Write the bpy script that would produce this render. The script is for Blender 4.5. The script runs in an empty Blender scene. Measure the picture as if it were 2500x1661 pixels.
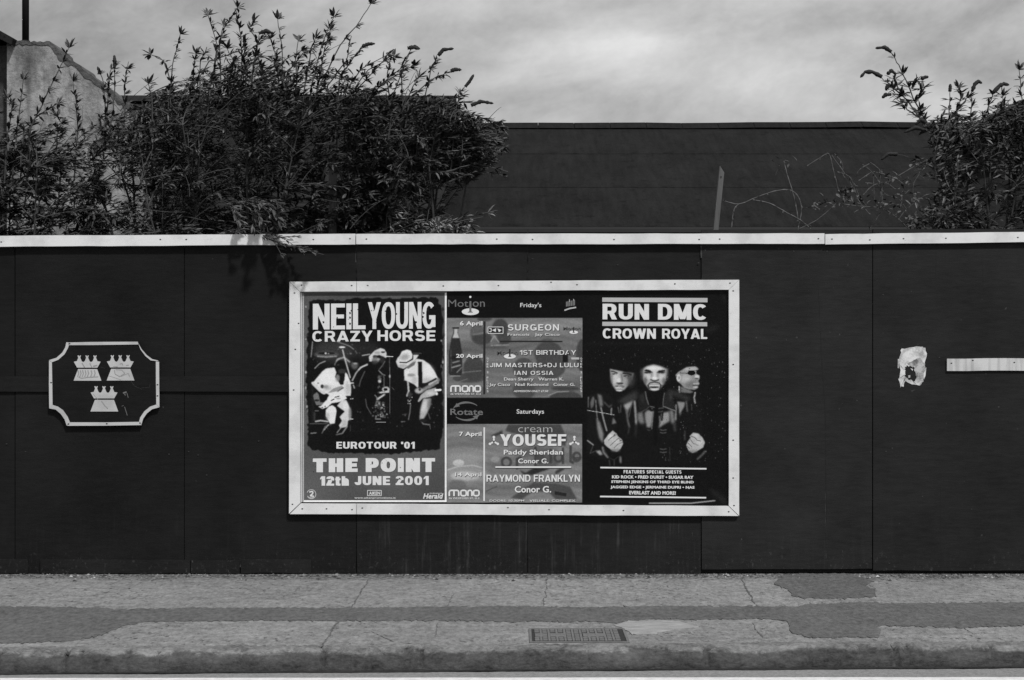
import bpy, math, random
import numpy as np
from mathutils import Vector
random.seed(7); np.random.seed(7)
C = bpy.context.scene
COL = C.collection
R = math.radians

# ------------------------------------------------------------------ camera, sky, sun, exposure
F = 3472.0            # focal length in photo pixels (50 mm lens on 36 mm film)
S = 342.0             # photo pixels per metre on the hoarding
D = F / S             # camera distance
EYE = 1.67
cam = bpy.data.cameras.new('camera'); co = bpy.data.objects.new('camera', cam); COL.objects.link(co)
cam.lens = 50; cam.sensor_width = 36; cam.clip_end = 2000
co.location = (0, -D, EYE); co.rotation_euler = (R(90), 0, 0)
C.camera = co

SUN_E, SUN_A = R(53), R(33)          # high, from the right, behind the camera
sd = Vector((math.cos(SUN_E)*math.sin(SUN_A), -math.cos(SUN_E)*math.cos(SUN_A), math.sin(SUN_E)))
sl = bpy.data.lights.new('sun', 'SUN'); so = bpy.data.objects.new('sun', sl); COL.objects.link(so)
sl.energy = 3.3; sl.angle = R(4.0); sl.color = (1, 1, 1)
so.location = sd*30; so.rotation_euler = (-sd).to_track_quat('-Z', 'Y').to_euler()

def setup_world():
    w = bpy.data.worlds.new('World'); C.world = w; w.use_nodes = True
    nt = w.node_tree; N = nt.nodes; L = nt.links; N.clear()
    out = N.new('ShaderNodeOutputWorld'); bg = N.new('ShaderNodeBackground')
    bg.inputs['Strength'].default_value = 0.1
    L.new(bg.outputs[0], out.inputs[0])
    sky = N.new('ShaderNodeTexSky'); sky.sky_type = 'NISHITA'; sky.sun_disc = False
    sky.sun_elevation = SUN_E; sky.sun_rotation = math.pi - SUN_A
    bw = N.new('ShaderNodeRGBToBW'); L.new(sky.outputs[0], bw.inputs[0])
    tc = N.new('ShaderNodeTexCoord'); sp = N.new('ShaderNodeSeparateXYZ'); L.new(tc.outputs['Generated'], sp.inputs[0])
    def m(op, a, b=None, c=None):
        n = N.new('ShaderNodeMath'); n.operation = op
        for i, v in enumerate((a, b, c)):
            if v is None: continue
            if isinstance(v, (int, float)): n.inputs[i].default_value = v
            else: L.new(v, n.inputs[i])
        return n.outputs[0]
    yy = m('MAXIMUM', m('ABSOLUTE', sp.outputs[1]), 0.3)
    u = m('DIVIDE', sp.outputs[0], yy); v = m('DIVIDE', sp.outputs[2], yy)
    vv = m('SUBTRACT', v, m('MULTIPLY', u, 0.16))            # cloud streaks climb to the right
    def nz(su, sv, det, dist, off=0.):
        cv = N.new('ShaderNodeCombineXYZ'); L.new(m('MULTIPLY', u, su), cv.inputs[0]); L.new(m('MULTIPLY', vv, sv), cv.inputs[1]); cv.inputs[2].default_value = off
        n1 = N.new('ShaderNodeTexNoise'); n1.inputs['Scale'].default_value = 1.0; n1.inputs['Detail'].default_value = det; n1.inputs['Roughness'].default_value = .55
        n1.inputs['Distortion'].default_value = dist; L.new(cv.outputs[0], n1.inputs['Vector']); return m('SUBTRACT', n1.outputs[0], .5)
    k = m('ADD', m('MULTIPLY', nz(7., 14., 7, .7), 4.3), m('MULTIPLY', nz(20., 34., 6, .6, 3.), 2.1))
    k = m('ADD', k, m('MULTIPLY', nz(110., 150., 3, .3, 7.), .85))
    def blob(px, py, sx, sy, amp):
        a = m('POWER', m('ABSOLUTE', m('DIVIDE', m('SUBTRACT', u, (px-1250)/F), sx/F)), 2.0)
        b = m('POWER', m('ABSOLUTE', m('DIVIDE', m('SUBTRACT', v, (830-py)/F), sy/F)), 2.0)
        return m('MULTIPLY', m('EXPONENT', m('MULTIPLY', m('ADD', a, b), -1.0)), amp)
    for a in ((200, 120, 620, 420, -1.45), (1510, 115, 230, 60, 1.75), (1650, 180, 420, 70, .6), (1020, 10, 260, 40, .9), (1780, 25, 220, 40, .5), (2060, 45, 210, 45, -.8), (2330, 150, 170, 70, -1.0), (2200, 265, 260, 45, .5), (1400, 255, 200, 45, -.45), (1240, 60, 110, 45, -.6), (1950, 215, 300, 50, .35), (2120, 92, 150, 22, .6), (2450, 40, 200, 60, -.3)):
        k = m('ADD', k, blob(*a))
    k = m('MAXIMUM', m('MINIMUM', k, 2.4), -2.4)
    cloud = m('ADD', 5.1, m('MULTIPLY', k, 1.25))
    mix = m('ADD', m('MULTIPLY', bw.outputs[0], 0.10), m('MULTIPLY', cloud, 0.90))
    L.new(mix, bg.inputs['Color'])
setup_world()
C.view_settings.view_transform = 'Standard'; C.view_settings.look = 'None'
C.view_settings.exposure = 0; C.view_settings.gamma = 1; C.view_settings.use_curve_mapping = False

# ------------------------------------------------------------------ helpers
def P(px, py, Y=0.0):
    """the point at depth Y behind the hoarding that was measured at a photo pixel"""
    s = F/(D+Y)
    return Vector(((px-1250)/s, Y, EYE+(830.5-py)/s))
def G(px, py, z=0.0):
    d = F*(EYE-z)/(py-830.5)
    return Vector(((px-1250)*d/F, d-D, z))
def lin(v):
    v = np.asarray(v, dtype=float)/255.0
    return np.where(v <= .04045, v/12.92, ((v+.055)/1.055)**2.4)
def alb(v):
    """paint reflectance of a print tone on an upright sunlit sheet"""
    return np.clip(lin(v)*1.08, .003, .85)

class MB:
    def __init__(s): s.v = []; s.f = []; s.slot = {}
    def quad(s, a, b, c, d):
        n = len(s.v); s.v += [tuple(a), tuple(b), tuple(c), tuple(d)]; s.f.append((n, n+1, n+2, n+3))
    def prism(s, pts, y0, y1):
        """pts: (x,z) outline, front at y0 (nearer the street), back at y1"""
        a = sum(pts[i][0]*pts[(i+1) % len(pts)][1]-pts[(i+1) % len(pts)][0]*pts[i][1] for i in range(len(pts)))
        if a < 0: pts = pts[::-1]
        n = len(s.v); k = len(pts)
        s.v += [(p[0], y0, p[1]) for p in pts]+[(p[0], y1, p[1]) for p in pts]
        s.f.append(tuple(range(n, n+k))); s.f.append(tuple(range(n+2*k-1, n+k-1, -1)))
        for i in range(k):
            j = (i+1) % k; s.f.append((n+j, n+i, n+k+i, n+k+j))
    def wprism(s, pix, y0, y1):
        s.prism([(P(x, y)[0], P(x, y)[2]) for x, y in pix], y0, y1)
    def box(s, x0, x1, y0, y1, z0, z1):
        s.prism([(x0, z0), (x1, z0), (x1, z1), (x0, z1)], y0, y1)
    def tube(s, path, radii, k=6, cap=True):
        path = [Vector(p) for p in path]; n0 = len(s.v)
        if isinstance(radii, (int, float)): radii = [radii]*len(path)
        up = Vector((.31, .87, .38)).normalized()
        for i, p in enumerate(path):
            t = (path[min(i+1, len(path)-1)]-path[max(i-1, 0)])
            if t.length < 1e-9: t = Vector((0, 0, 1))
            t.normalize(); a = t.cross(up)
            if a.length < 1e-4: a = t.cross(Vector((1, 0, 0)))
            a.normalize(); b = t.cross(a)
            for j in range(k):
                an = 2*math.pi*j/k
                s.v.append(tuple(p+(a*math.cos(an)+b*math.sin(an))*radii[i]))
        for i in range(len(path)-1):
            for j in range(k):
                q = n0+i*k; j2 = (j+1) % k
                s.f.append((q+j, q+j2, q+k+j2, q+k+j))
        if cap:
            s.f.append(tuple(range(n0+k-1, n0-1, -1))); e = n0+(len(path)-1)*k; s.f.append(tuple(range(e, e+k)))
    def build(s, name, mat, parent=None, smooth=False, mats=None):
        me = bpy.data.meshes.new(name)
        o0 = ORG.get(parent.name, Vector((0, 0, 0))) if parent else Vector((0, 0, 0))
        if s.v:
            vv = np.array(s.v, dtype=np.float64)-np.array(o0)
            me.from_pydata(vv.tolist(), [], s.f)
        me.materials.append(mat)
        for m_ in (mats or [])[1:]: me.materials.append(m_)
        if mats and len(mats) > 1:
            for k_, v_ in s.slot.items(): me.polygons[k_].material_index = v_
        if smooth: me.polygons.foreach_set('use_smooth', [True]*len(me.polygons))
        me.update()
        o = bpy.data.objects.new(name, me); COL.objects.link(o)
        if parent: o.parent = parent; ORG[o.name] = o0
        return o
ORG = {}
def tag(o, label, cat, group=None):
    o['label'] = label; o['category'] = cat
    if group: o['group'] = group
    return o
def thing(name, loc, label, cat, group=None):
    o = bpy.data.objects.new(name, None); COL.objects.link(o); o.location = loc; o.empty_display_size = .1
    ORG[o.name] = Vector(loc); return tag(o, label, cat, group)
def structure(o): o['kind'] = 'structure'; return o

# ------------------------------------------------------------------ materials (all grey: the place is seen in black and white)
class NT:
    def __init__(s, name):
        s.m = bpy.data.materials.new(name); s.m.use_nodes = True; s.t = s.m.node_tree
        s.b = s.t.nodes['Principled BSDF']; s.geo = s.t.nodes.new('ShaderNodeNewGeometry')
    def n(s, k): return s.t.nodes.new(k)
    def lk(s, a, b): s.t.links.new(a, b)
    def math(s, op, a, b=None, clamp=False):
        n = s.n('ShaderNodeMath'); n.operation = op; n.use_clamp = clamp
        for i, v in enumerate((a, b)):
            if v is None: continue
            if isinstance(v, (int, float)): n.inputs[i].default_value = v
            else: s.lk(v, n.inputs[i])
        return n.outputs[0]
    def noise(s, scale, detail=4, rough=.55, sc=(1, 1, 1), dist=0):
        mp = s.n('ShaderNodeVectorMath'); mp.operation = 'MULTIPLY'; s.lk(s.geo.outputs['Position'], mp.inputs[0]); mp.inputs[1].default_value = sc
        n = s.n('ShaderNodeTexNoise'); n.inputs['Scale'].default_value = scale; n.inputs['Detail'].default_value = detail
        n.inputs['Roughness'].default_value = rough; n.inputs['Distortion'].default_value = dist
        s.lk(mp.outputs[0], n.inputs['Vector']); return n.outputs[0]
    def ramp(s, f, a, b, lo=0., hi=1.):
        n = s.n('ShaderNodeMapRange'); n.interpolation_type = 'SMOOTHSTEP'; s.lk(f, n.inputs[0])
        for i, v in zip((1, 2, 3, 4), (a, b, lo, hi)): n.inputs[i].default_value = v
        return n.outputs[0]
    def grey(s, val):
        c = s.n('ShaderNodeCombineXYZ')
        for i in range(3): s.lk(val, c.inputs[i])
        s.lk(c.outputs[0], s.b.inputs['Base Color'])
    def bump(s, h, strength, dist):
        b = s.n('ShaderNodeBump'); b.inputs['Strength'].default_value = strength; b.inputs['Distance'].default_value = dist
        s.lk(h, b.inputs['Height']); s.lk(b.outputs[0], s.b.inputs['Normal'])
    def rough(s, r, spec=.5):
        s.b.inputs['Roughness'].default_value = r; s.b.inputs['Specular IOR Level'].default_value = spec
def mottled(name, base, amp=.25, scale=6, sc=(1, 1, 1), rough=.7, spec=.3, bump=0., bscale=60, bdist=.003, fine=.1):
    t = NT(name)
    a = t.math('SUBTRACT', t.noise(scale, 5, .6, sc), .5); b = t.math('SUBTRACT', t.noise(scale*9, 3, .6, sc), .5)
    f = t.math('ADD', 1.0, t.math('ADD', t.math('MULTIPLY', a, amp*3), t.math('MULTIPLY', b, fine*3)))
    t.grey(t.math('MULTIPLY', t.math('MAXIMUM', f, .1), base)); t.rough(rough, spec)
    if bump: t.bump(t.noise(bscale, 4, .6, sc), bump, bdist)
    return t.m
def hoarding_mat(name, base, streak=0., spec=.08):
    t = NT(name)
    a = t.math('SUBTRACT', t.noise(1.6, 4, .55), .5)
    br = t.math('SUBTRACT', t.noise(7, 6, .7, (1, 1, 5)), .5)      # brushed paint, mostly along the board
    fi = t.math('SUBTRACT', t.noise(160, 2, .5, (1, 1, 2.5)), .5)
    f = t.math('ADD', t.math('ADD', t.math('MULTIPLY', a, 1.25), t.math('MULTIPLY', br, 1.1)), t.math('ADD', t.math('MULTIPLY', fi, 1.0), 1))
    v = t.math('MULTIPLY', t.math('MAXIMUM', f, .2), base)
    vs = t.math('MULTIPLY', t.ramp(t.noise(30, 5, .75, (1, 1, .05)), .47, .76), t.ramp(t.noise(6, 4, .6, (1, 1, .6)), .40, .62, .15, 1.0))           # runs of worn paint, low on the board
    sp = t.n('ShaderNodeSeparateXYZ'); t.lk(t.geo.outputs['Position'], sp.inputs[0])
    low = t.ramp(t.math('ADD', sp.outputs[2], t.math('MULTIPLY', t.math('SUBTRACT', t.noise(7, 3), .5), .5)), .62, .2)
    v = t.math('ADD', v, t.math('MULTIPLY', t.math('MULTIPLY', vs, low), streak))
    dots = t.ramp(t.noise(34, 1, .3), .80, .84)
    v = t.math('ADD', v, t.math('MULTIPLY', dots, .03))
    spl = t.math('MULTIPLY', t.ramp(t.noise(45, 4, .7, (1, 1, .7)), .56, .72), t.ramp(t.math('ADD', sp.outputs[2], t.math('MULTIPLY', t.math('SUBTRACT', t.noise(4, 4), .5), .4)), .22, .0))
    v = t.math('ADD', v, t.math('MULTIPLY', spl, .035))
    t.grey(v); t.rough(.62, spec)
    t.bump(t.math('ADD', t.noise(30, 4, .65, (1, 1, 4)), t.math('MULTIPLY', t.noise(2.5, 2), 2.5)), .35, .004)
    return t.m
def white_paint(name, base=.74, streak=.0):
    t = NT(name)
    a = t.ramp(t.noise(5, 5, .6), .42, .70, 1.0, .80)
    b = t.ramp(t.noise(60, 3, .7, (1, 1, 1.6)), .62, .75, 1.0, .72)
    v = t.math('MULTIPLY', t.math('MULTIPLY', a, b), base)
    if streak:
        s_ = t.ramp(t.noise(30, 4, .6, (1, 1, .05)), .42, .66, 1.0, 1-streak); v = t.math('MULTIPLY', v, s_)
    t.grey(v); t.rough(.55, .3); t.bump(t.noise(40, 4, .6, (.3, 1, 2)), .25, .002)
    return t.m

M = {}
M['panel_dark'] = hoarding_mat('dark hoarding paint', .0112, .005)
M['panel_mid'] = hoarding_mat('dark hoarding paint worn', .0142, .034)
M['panel_right'] = hoarding_mat('dark hoarding paint paler tone', .0198, .006)  # a little paler than the panels to its left
M['panel_far'] = hoarding_mat('dark hoarding paint right end', .0180, .004)
M['batten'] = hoarding_mat('dark batten paint', .0130, .0)
M['skirting'] = hoarding_mat('dark skirting paint', .0145, .004)
M['stud'] = mottled('raw timber', .06, .3, 8)
M['white'] = white_paint('white board paint', .74)
M['white_frame'] = white_paint('white frame paint', .73)
M['sign_white'] = white_paint('sign white paint', .52)
M['strip_white'] = white_paint('streaked white paint', .60, .25)
M['nail'] = mottled('rusty nail', .03, .2)
M['sign_board'] = hoarding_mat('sign board paint', .0108, 0)
M['black'] = mottled('black print', .006, .3, 20, rough=.45, spec=.12)
M['ink_white'] = mottled('white ink', .72, .06, 30, rough=.5, spec=.3, fine=.08)
M['ink_light'] = mottled('light grey ink', .46, .06, 30, rough=.5)
M['ink_grey'] = mottled('grey ink', .15, .1, 30, rough=.5)
M['ink_dark'] = mottled('dark ink', .016, .1, 30, rough=.5)
M['scribble'] = mottled('scribble', .28, .2, 30)
M['scribble_dark'] = mottled('faint scrawl', .05, .3, 30)
t = NT('poster print'); at = t.n('ShaderNodeAttribute'); at.attribute_name = 'Col'
sepc = t.n('ShaderNodeSeparateColor'); t.lk(at.outputs['Color'], sepc.inputs[0])
t.grey(t.math('MULTIPLY', sepc.outputs[0], t.ramp(t.noise(140, 3, .6), .3, .75, .92, 1.06))); t.rough(.38, .12)
t.bump(t.math('ADD', t.noise(9, 3), t.math('MULTIPLY', t.noise(70, 2), .12)), .3, .012); M['print'] = t.m

def leafy(name, lo, hi, under=.13):
    t = NT(name)
    r = t.geo.outputs['Random Per Island']
    v = t.math('ADD', t.math('ADD', lo, t.math('MULTIPLY', t.math('POWER', r, 3.0), hi-lo)), t.math('MULTIPLY', t.math('POWER', r, 14.0), .14))
    un = t.math('MULTIPLY', t.math('ADD', .45, r), under)
    bf = t.geo.outputs['Backfacing']
    v = t.math('ADD', t.math('MULTIPLY', v, t.math('SUBTRACT', 1.0, bf)), t.math('MULTIPLY', un, bf))
    t.grey(v); t.rough(.5, .3); return t.m
M['leaf'] = leafy('buddleia leaves', .015, .070, .068)
M['leaf_pale'] = leafy('pale dry leaves', .03, .22, .2)
M['stem'] = mottled('buddleia bark', .05, .4, 20)
M['twig'] = mottled('bare twig', .055, .4, 30)
M['stem_pale'] = mottled('pale dead stem', .12, .3, 30)
M['bramble'] = mottled('bramble cane', .085, .4, 30)
M['spike'] = mottled('dry flower spikes', .018, .4, 60, bump=.6, bscale=150, bdist=.01)

# ------------------------------------------------------------------ ground, road, pavement
def sheet(name, x0, x1, y0, y1, z, mat):
    b = MB(); b.quad((x0, y0, z), (x1, y0, z), (x1, y1, z), (x0, y1, z)); return structure(b.build(name, mat))
M['earth'] = mottled('earth', .08, .4, 1.5, rough=.9, bump=.5, bscale=8, bdist=.03)
t = NT('road asphalt')
v = t.math('ADD', .205, t.math('MULTIPLY', t.math('SUBTRACT', t.noise(60, 4, .7), .5), .30)); v = t.math('ADD', v, t.math('MULTIPLY', t.math('SUBTRACT', t.noise(5, 4), .5), .06))
v = t.math('MULTIPLY', v, t.ramp(t.noise(45, 2, .5), .70, .78, 1.0, .35))
t.grey(v); t.rough(.9, .2); t.bump(t.noise(170, 3), .6, .004); M['road'] = t.m
t = NT('concrete paving')
a = t.math('SUBTRACT', t.noise(2.0, 5, .6), .5); b = t.math('SUBTRACT', t.noise(30, 5, .8, (1, .6, 1)), .5); c = t.math('SUBTRACT', t.noise(9, 5, .65, (1, 1, 1), .6), .5)
f = t.math('ADD', t.math('ADD', t.math('MULTIPLY', a, .45), t.math('MULTIPLY', b, 2.2)), t.math('ADD', t.math('MULTIPLY', c, 1.1), 1.0))
pit = t.math('MULTIPLY', t.ramp(t.noise(24, 4, .7, (1, .6, 1)), .58, .66), t.ramp(t.noise(1.3, 3), .38, .60, .25, 1.0)); spk_ = t.ramp(t.noise(48, 2, .5), .68, .76, 0, .35)
v = t.math('MULTIPLY', t.math('MULTIPLY', t.math('MAXIMUM', f, .2), .212), t.math('SUBTRACT', 1.0, t.math('MULTIPLY', pit, .62))); v = t.math('MULTIPLY', v, t.math('ADD', spk_, t.ramp(t.noise(.8, 5, .65), .35, .65, .88, 1.08)))
sp = t.n('ShaderNodeSeparateXYZ'); t.lk(t.geo.outputs['Position'], sp.inputs[0])
# dirt gathered along the foot of the hoarding
dirt = t.ramp(t.math('ADD', sp.outputs[1], t.math('MULTIPLY', t.math('SUBTRACT', t.noise(3.5, 6, .7, (1, 1.6, 1)), .5), .62)), -.30, -.13)
grit = t.ramp(t.noise(30, 4, .75), .36, .62, .16, 1.0)
v = t.math('ADD', t.math('MULTIPLY', v, t.math('SUBTRACT', 1.0, dirt)), t.math('MULTIPLY', t.math('MULTIPLY', v, grit), dirt))
t.grey(v); t.rough(.88, .2)
t.bump(t.math('SUBTRACT', t.math('ADD', t.noise(60, 4, .65), t.math('MULTIPLY', t.noise(8, 3), 1.5)), pit), .8, .007); M['paving'] = t.m
t = NT('asphalt patch')
v = t.math('ADD', .103, t.math('MULTIPLY', t.math('SUBTRACT', t.noise(30, 5, .8, (1, .6, 1)), .5), .24)); v = t.math('ADD', v, t.math('MULTIPLY', t.math('SUBTRACT', t.noise(3.0, 6, .65), .5), .085)); v = t.math('MULTIPLY', v, t.ramp(t.noise(9, 5, .7), .62, .72, 1.0, 1.3))
t.grey(v); t.rough(.85, .25); t.bump(t.math('ADD', t.noise(110, 4), t.noise(14, 4)), .6, .006); M['patch'] = t.m
M['mortar'] = mottled('pale mortar', .27, .5, 14, sc=(.6, 1.6, 1), rough=.9, bump=.5, bscale=40, bdist=.006)
t = NT('kerb stone')
f = t.math('ADD', t.math('MULTIPLY', t.math('SUBTRACT', t.noise(5, 6, .7, (.5, 1, 1.5)), .5), 2.8), t.math('ADD', t.math('MULTIPLY', t.math('SUBTRACT', t.noise(45, 5, .8, (.6, 1, 1)), .5), 2.6), 1.0))
sp = t.n('ShaderNodeSeparateXYZ'); t.lk(t.geo.outputs['Position'], sp.inputs[0])
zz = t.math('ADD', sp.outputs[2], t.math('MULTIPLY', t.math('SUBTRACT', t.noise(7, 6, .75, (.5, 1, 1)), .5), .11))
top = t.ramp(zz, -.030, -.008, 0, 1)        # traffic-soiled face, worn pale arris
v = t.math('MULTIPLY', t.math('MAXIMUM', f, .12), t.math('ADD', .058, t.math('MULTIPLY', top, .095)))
t.grey(v); t.rough(.9, .2); t.bump(t.math('ADD', t.noise(45, 5, .7, (.4, 1, 1)), t.math('MULTIPLY', t.noise(9, 4), 2)), .8, .009); M['kerb'] = t.m
M['crack'] = mottled('dirt in joint', .095, .6, 20, rough=1)
M['iron_dirt'] = mottled('wet gutter dirt', .022, .6, 25, rough=1)
M['road_paint'] = mottled('road line paint', .62, .25, 20, rough=.7, bump=.3)

sheet('ground', -500, 500, -500, 500, -.16, M['earth'])
def YK(x): return -2.487+.0275*max(-8, min(8, x))
def fbm(x, s=1.0, seed=0):
    return sum(math.sin(x*s*f+p*2.1+seed)*a for f, p, a in ((1.0, 1, .5), (2.3, 2, .3), (5.1, 3, .2), (11.7, 4, .14), (23.1, 5, .1), (41., 6, .07)))
xs = [-40, -25, -15, -10, -7, -5]+[-4+i*.016 for i in range(501)]+[5, 7, 10, 15, 25, 40]
def strip(name, rows, mat, smooth=True):
    """rows(x) -> list of (y,z) across, swept along x"""
    b = MB(); prof = [rows(x) for x in xs]; k = len(prof[0])
    for x, pr in zip(xs, prof): b.v += [(x, y, z) for y, z in pr]
    for i in range(len(xs)-1):
        for j in range(k-1):
            a = i*k+j; b.f.append((a+k, a+k+1, a+1, a))
    return structure(b.build(name, mat, smooth=smooth))
def pave_rows(x):
    yk = YK(x)+.135+fbm(x, 1.6, 3)*.018
    return [(y, 0.0) for y in np.linspace(.5, yk+.1, 7)]+[(yk, -.001)]
strip('pavement', lambda x: pave_rows(x)[::1], M['paving'])
rn = np.random.RandomState(3)
CR = [(-.50, .02), (-1.02, .014), (-.12, .008), (1.06, .02), (2.10, .012), (1.62, .008), (-1.9, .008), (-2.4, .012), (.42, .006), (2.62, .008), (-1.45, .006), (-2.75, .008)]
def kerb_rows(x):
    yk = YK(x); inn = yk+.150+fbm(x, 1.6, 3)*.018
    w = fbm(x, 2.2, 1)*.012+fbm(x, 9., 4)*.005; ch = max(0, fbm(x, 4.3, 9)-.1)*.05+max(0, fbm(x, 13, 2)-.3)*.03
    ck = max([0]+[(1-abs(x-c_)/(w_*1.3))*.050 for c_, w_ in CR if abs(x-c_) < w_*1.3])
    j = lambda s: rn.uniform(-s, s)
    return [(inn+.03, -.004), (inn-.015, .001+j(.003)), (yk+.10+w+j(.004), -.002-ck*.5+j(.005)), (yk+.068+w+ch+ck, -.006-ch*.25-ck+j(.006)), (yk+.045+w+ch+ck+j(.004), -.014-ch*.5-ck*.8+j(.006)), (yk+.028+w+ch*.7+ck+j(.004), -.026-ch*.4+j(.005)), (yk+.016+w+ch*.3+ck+j(.004), -.046+j(.005)), (yk+.007+w*.6+ck*.8+j(.004), -.07+j(.004)), (yk+.002+w*.4+ck*.5+j(.003), -.10+j(.002)), (yk+w*.2, -.15)]
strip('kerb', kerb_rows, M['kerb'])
# gutter edge of the carriageway: broken edge with a dark gap against the kerb
def road_rows(x):
    e = YK(x)-.012-max(0, fbm(x, 3.1, 5))*.014
    return [(e, -.135), (e-.004, -.113), (e-.03, -.110), (e-.5, -.110), (-14, -.110)]
strip('road', road_rows, M['road'], smooth=False)
def gut_rows(x):
    e = YK(x); w = .010+max(0, fbm(x, 2.7, 8)+.25)*.022+rn.uniform(0, .006)
    return [(e+.02, -.1055), (e-w, -.1062), (e-w-.001, -.111)]
strip('gutter_dirt', gut_rows, M['iron_dirt'], smooth=False)
def line_rows(x):
    e = -2.668+.004*max(-8, min(8, x))+fbm(x, 6, 2)*.002
    return [(e, -.106), (e-.10, -.106)]
strip('road_line', line_rows, M['road_paint'])
sheet('yard_ground', -60, 60, .5, 60, -.02, M['earth'])

def ground_poly(name, pix, mat, z, jit=1.2, step=6):
    pts = []
    for i in range(len(pix)):
        a = pix[i]; c = pix[(i+1) % len(pix)]; L = math.dist(a, c); n = max(1, int(L/step))
        for k in range(n):
            f = k/n; sg_ = random.choice((.4, .7, 1.6)); pts.append((a[0]+(c[0]-a[0])*f+random.uniform(-jit, jit)*1.8*sg_, a[1]+(c[1]-a[1])*f+random.uniform(-jit, jit)*.8*sg_))
    b = MB(); n = len(pts)
    vs = [G(x, y) for x, y in pts]
    b.v = [(p[0], p[1], z) for p in vs]+[(p[0]*1.0, p[1], -.02) for p in vs]
    b.f.append(tuple(range(n)))
    ar = sum(vs[i][0]*vs[(i+1) % n][1]-vs[(i+1) % n][0]*vs[i][1] for i in range(n))
    if ar < 0: b.f[0] = b.f[0][::-1]
    for i in range(n):
        j = (i+1) % n; b.f.append((i, j, n+j, n+i) if ar < 0 else (j, i, n+i, n+j))
    return structure(b.build(name, mat))
trench = [(-900, 1481), (0, 1482), (110, 1483), (240, 1485), (300, 1489), (420, 1486), (560, 1485), (740, 1486), (900, 1485), (1100, 1483), (1240, 1481), (1420, 1484), (1600, 1481), (1800, 1481), (1900, 1483), (1945, 1482), (1965, 1477), (2120, 1472), (2200, 1475), (2300, 1473), (2500, 1473), (3300, 1471),
          (3300, 1530), (2500, 1529), (2340, 1533), (2200, 1530), (2140, 1531), (2150, 1545), (2146, 1557), (2060, 1558), (1975, 1559), (1950, 1551), (1930, 1545), (1924, 1520), (1905, 1514), (1850, 1512), (1700, 1514), (1640, 1512), (1545, 1515), (1505, 1523), (1460, 1519), (1350, 1519), (1290, 1517), (1255, 1521), (1170, 1517), (1000, 1516), (830, 1518), (740, 1515), (600, 1517), (450, 1518), (350, 1519), (300, 1530), (262, 1545), (230, 1557), (150, 1568), (0, 1572), (-900, 1574)]
ground_poly('asphalt_trench', trench, M['patch'], .0045, 2.4)
ground_poly('asphalt_patch', [(1905, 1406), (1960, 1402), (2080, 1402), (2130, 1420), (2112, 1432), (2143, 1442), (2140, 1458), (2060, 1463), (1960, 1461), (1935, 1455), (1925, 1440), (1890, 1428)], M['patch'], .0045, 2.6)
ground_poly('mortar_patch', [(1500, 1528), (1540, 1517), (1600, 1516), (1660, 1519), (1710, 1533), (1640, 1540), (1600, 1548), (1545, 1551), (1530, 1540)], M['mortar'], .004, 2.2)
def joint(pix, w=.012):
    b = MB(); prev = None; wob = 0
    for q_, ((x0, y0), (x1, y1)) in enumerate(zip(pix[:-1], pix[1:])):
        a = G(x0, y0); c = G(x1, y1); n = max(8, int((c-a).length/.025)); d = (c-a).normalized(); sidev = Vector((-d[1], d[0], 0))
        for i in range(n+1):
            wob = wob*.7+random.uniform(-.006, .006); end = min(1, (i+1)/3, (n-i+1)/3)
            p = a+(c-a)*i/n+sidev*wob; ww = w*random.uniform(.1, 1.2)*.45*end; q = (p+sidev*ww+Vector((0, 0, .0025)), p-sidev*ww+Vector((0, 0, .0025)))
            if prev: b.quad(prev[0], q[0], q[1], prev[1])
            prev = q
    return structure(b.build('paving_joint', M['crack']))
joint([(900, 1416), (857, 1484)]); joint([(826, 1518), (782, 1582)], .016); joint([(1337, 1412), (1327, 1480)], .009); joint([(1072, 1520), (1058, 1560)], .006)
joint([(1808, 1414), (1846, 1478)], .014); joint([(1835, 1522), (1858, 1558)], .012); joint([(905, 1542), (960, 1568), (1018, 1575)], .008); joint([(2352, 1532), (2378, 1550)], .009)
joint([(160, 1440), (225, 1436), (290, 1437)], .012); joint([(1106, 1450), (1092, 1482)], .006)
joint([(1240, 1500), (1244, 1521)], .004); joint([(620, 1460), (700, 1466)], .005); joint([(2240, 1425), (2330, 1430)], .006)

b = MB(); rg = random.Random(21)
for _ in range(1400):
    x = rg.uniform(-4.2, 4.2); y = -abs(rg.gauss(0, .10))-.012; r_ = rg.uniform(.003, .011)*rg.choice((.6, 1, 1, 1.5)); n = len(b.v); hh = r_*rg.uniform(.4, .9)
    for q in range(5):
        a_ = 6.283*q/5+rg.uniform(-.4, .4); b.v.append((x+math.cos(a_)*r_*rg.uniform(.7, 1.3), y+math.sin(a_)*r_, .0005))
    b.v.append((x+rg.uniform(-.3, .3)*r_, y, hh)); b.f += [(n+q, n+(q+1) % 5, n+5) for q in range(5)]
M['grit'] = leafy('grit and crumbs', .03, .30, .1)
o = b.build('loose_grit', M['grit']); o['kind'] = 'stuff'; tag(o, 'loose grit and crumbs gathered along the foot of the hoarding', 'grit')
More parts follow.
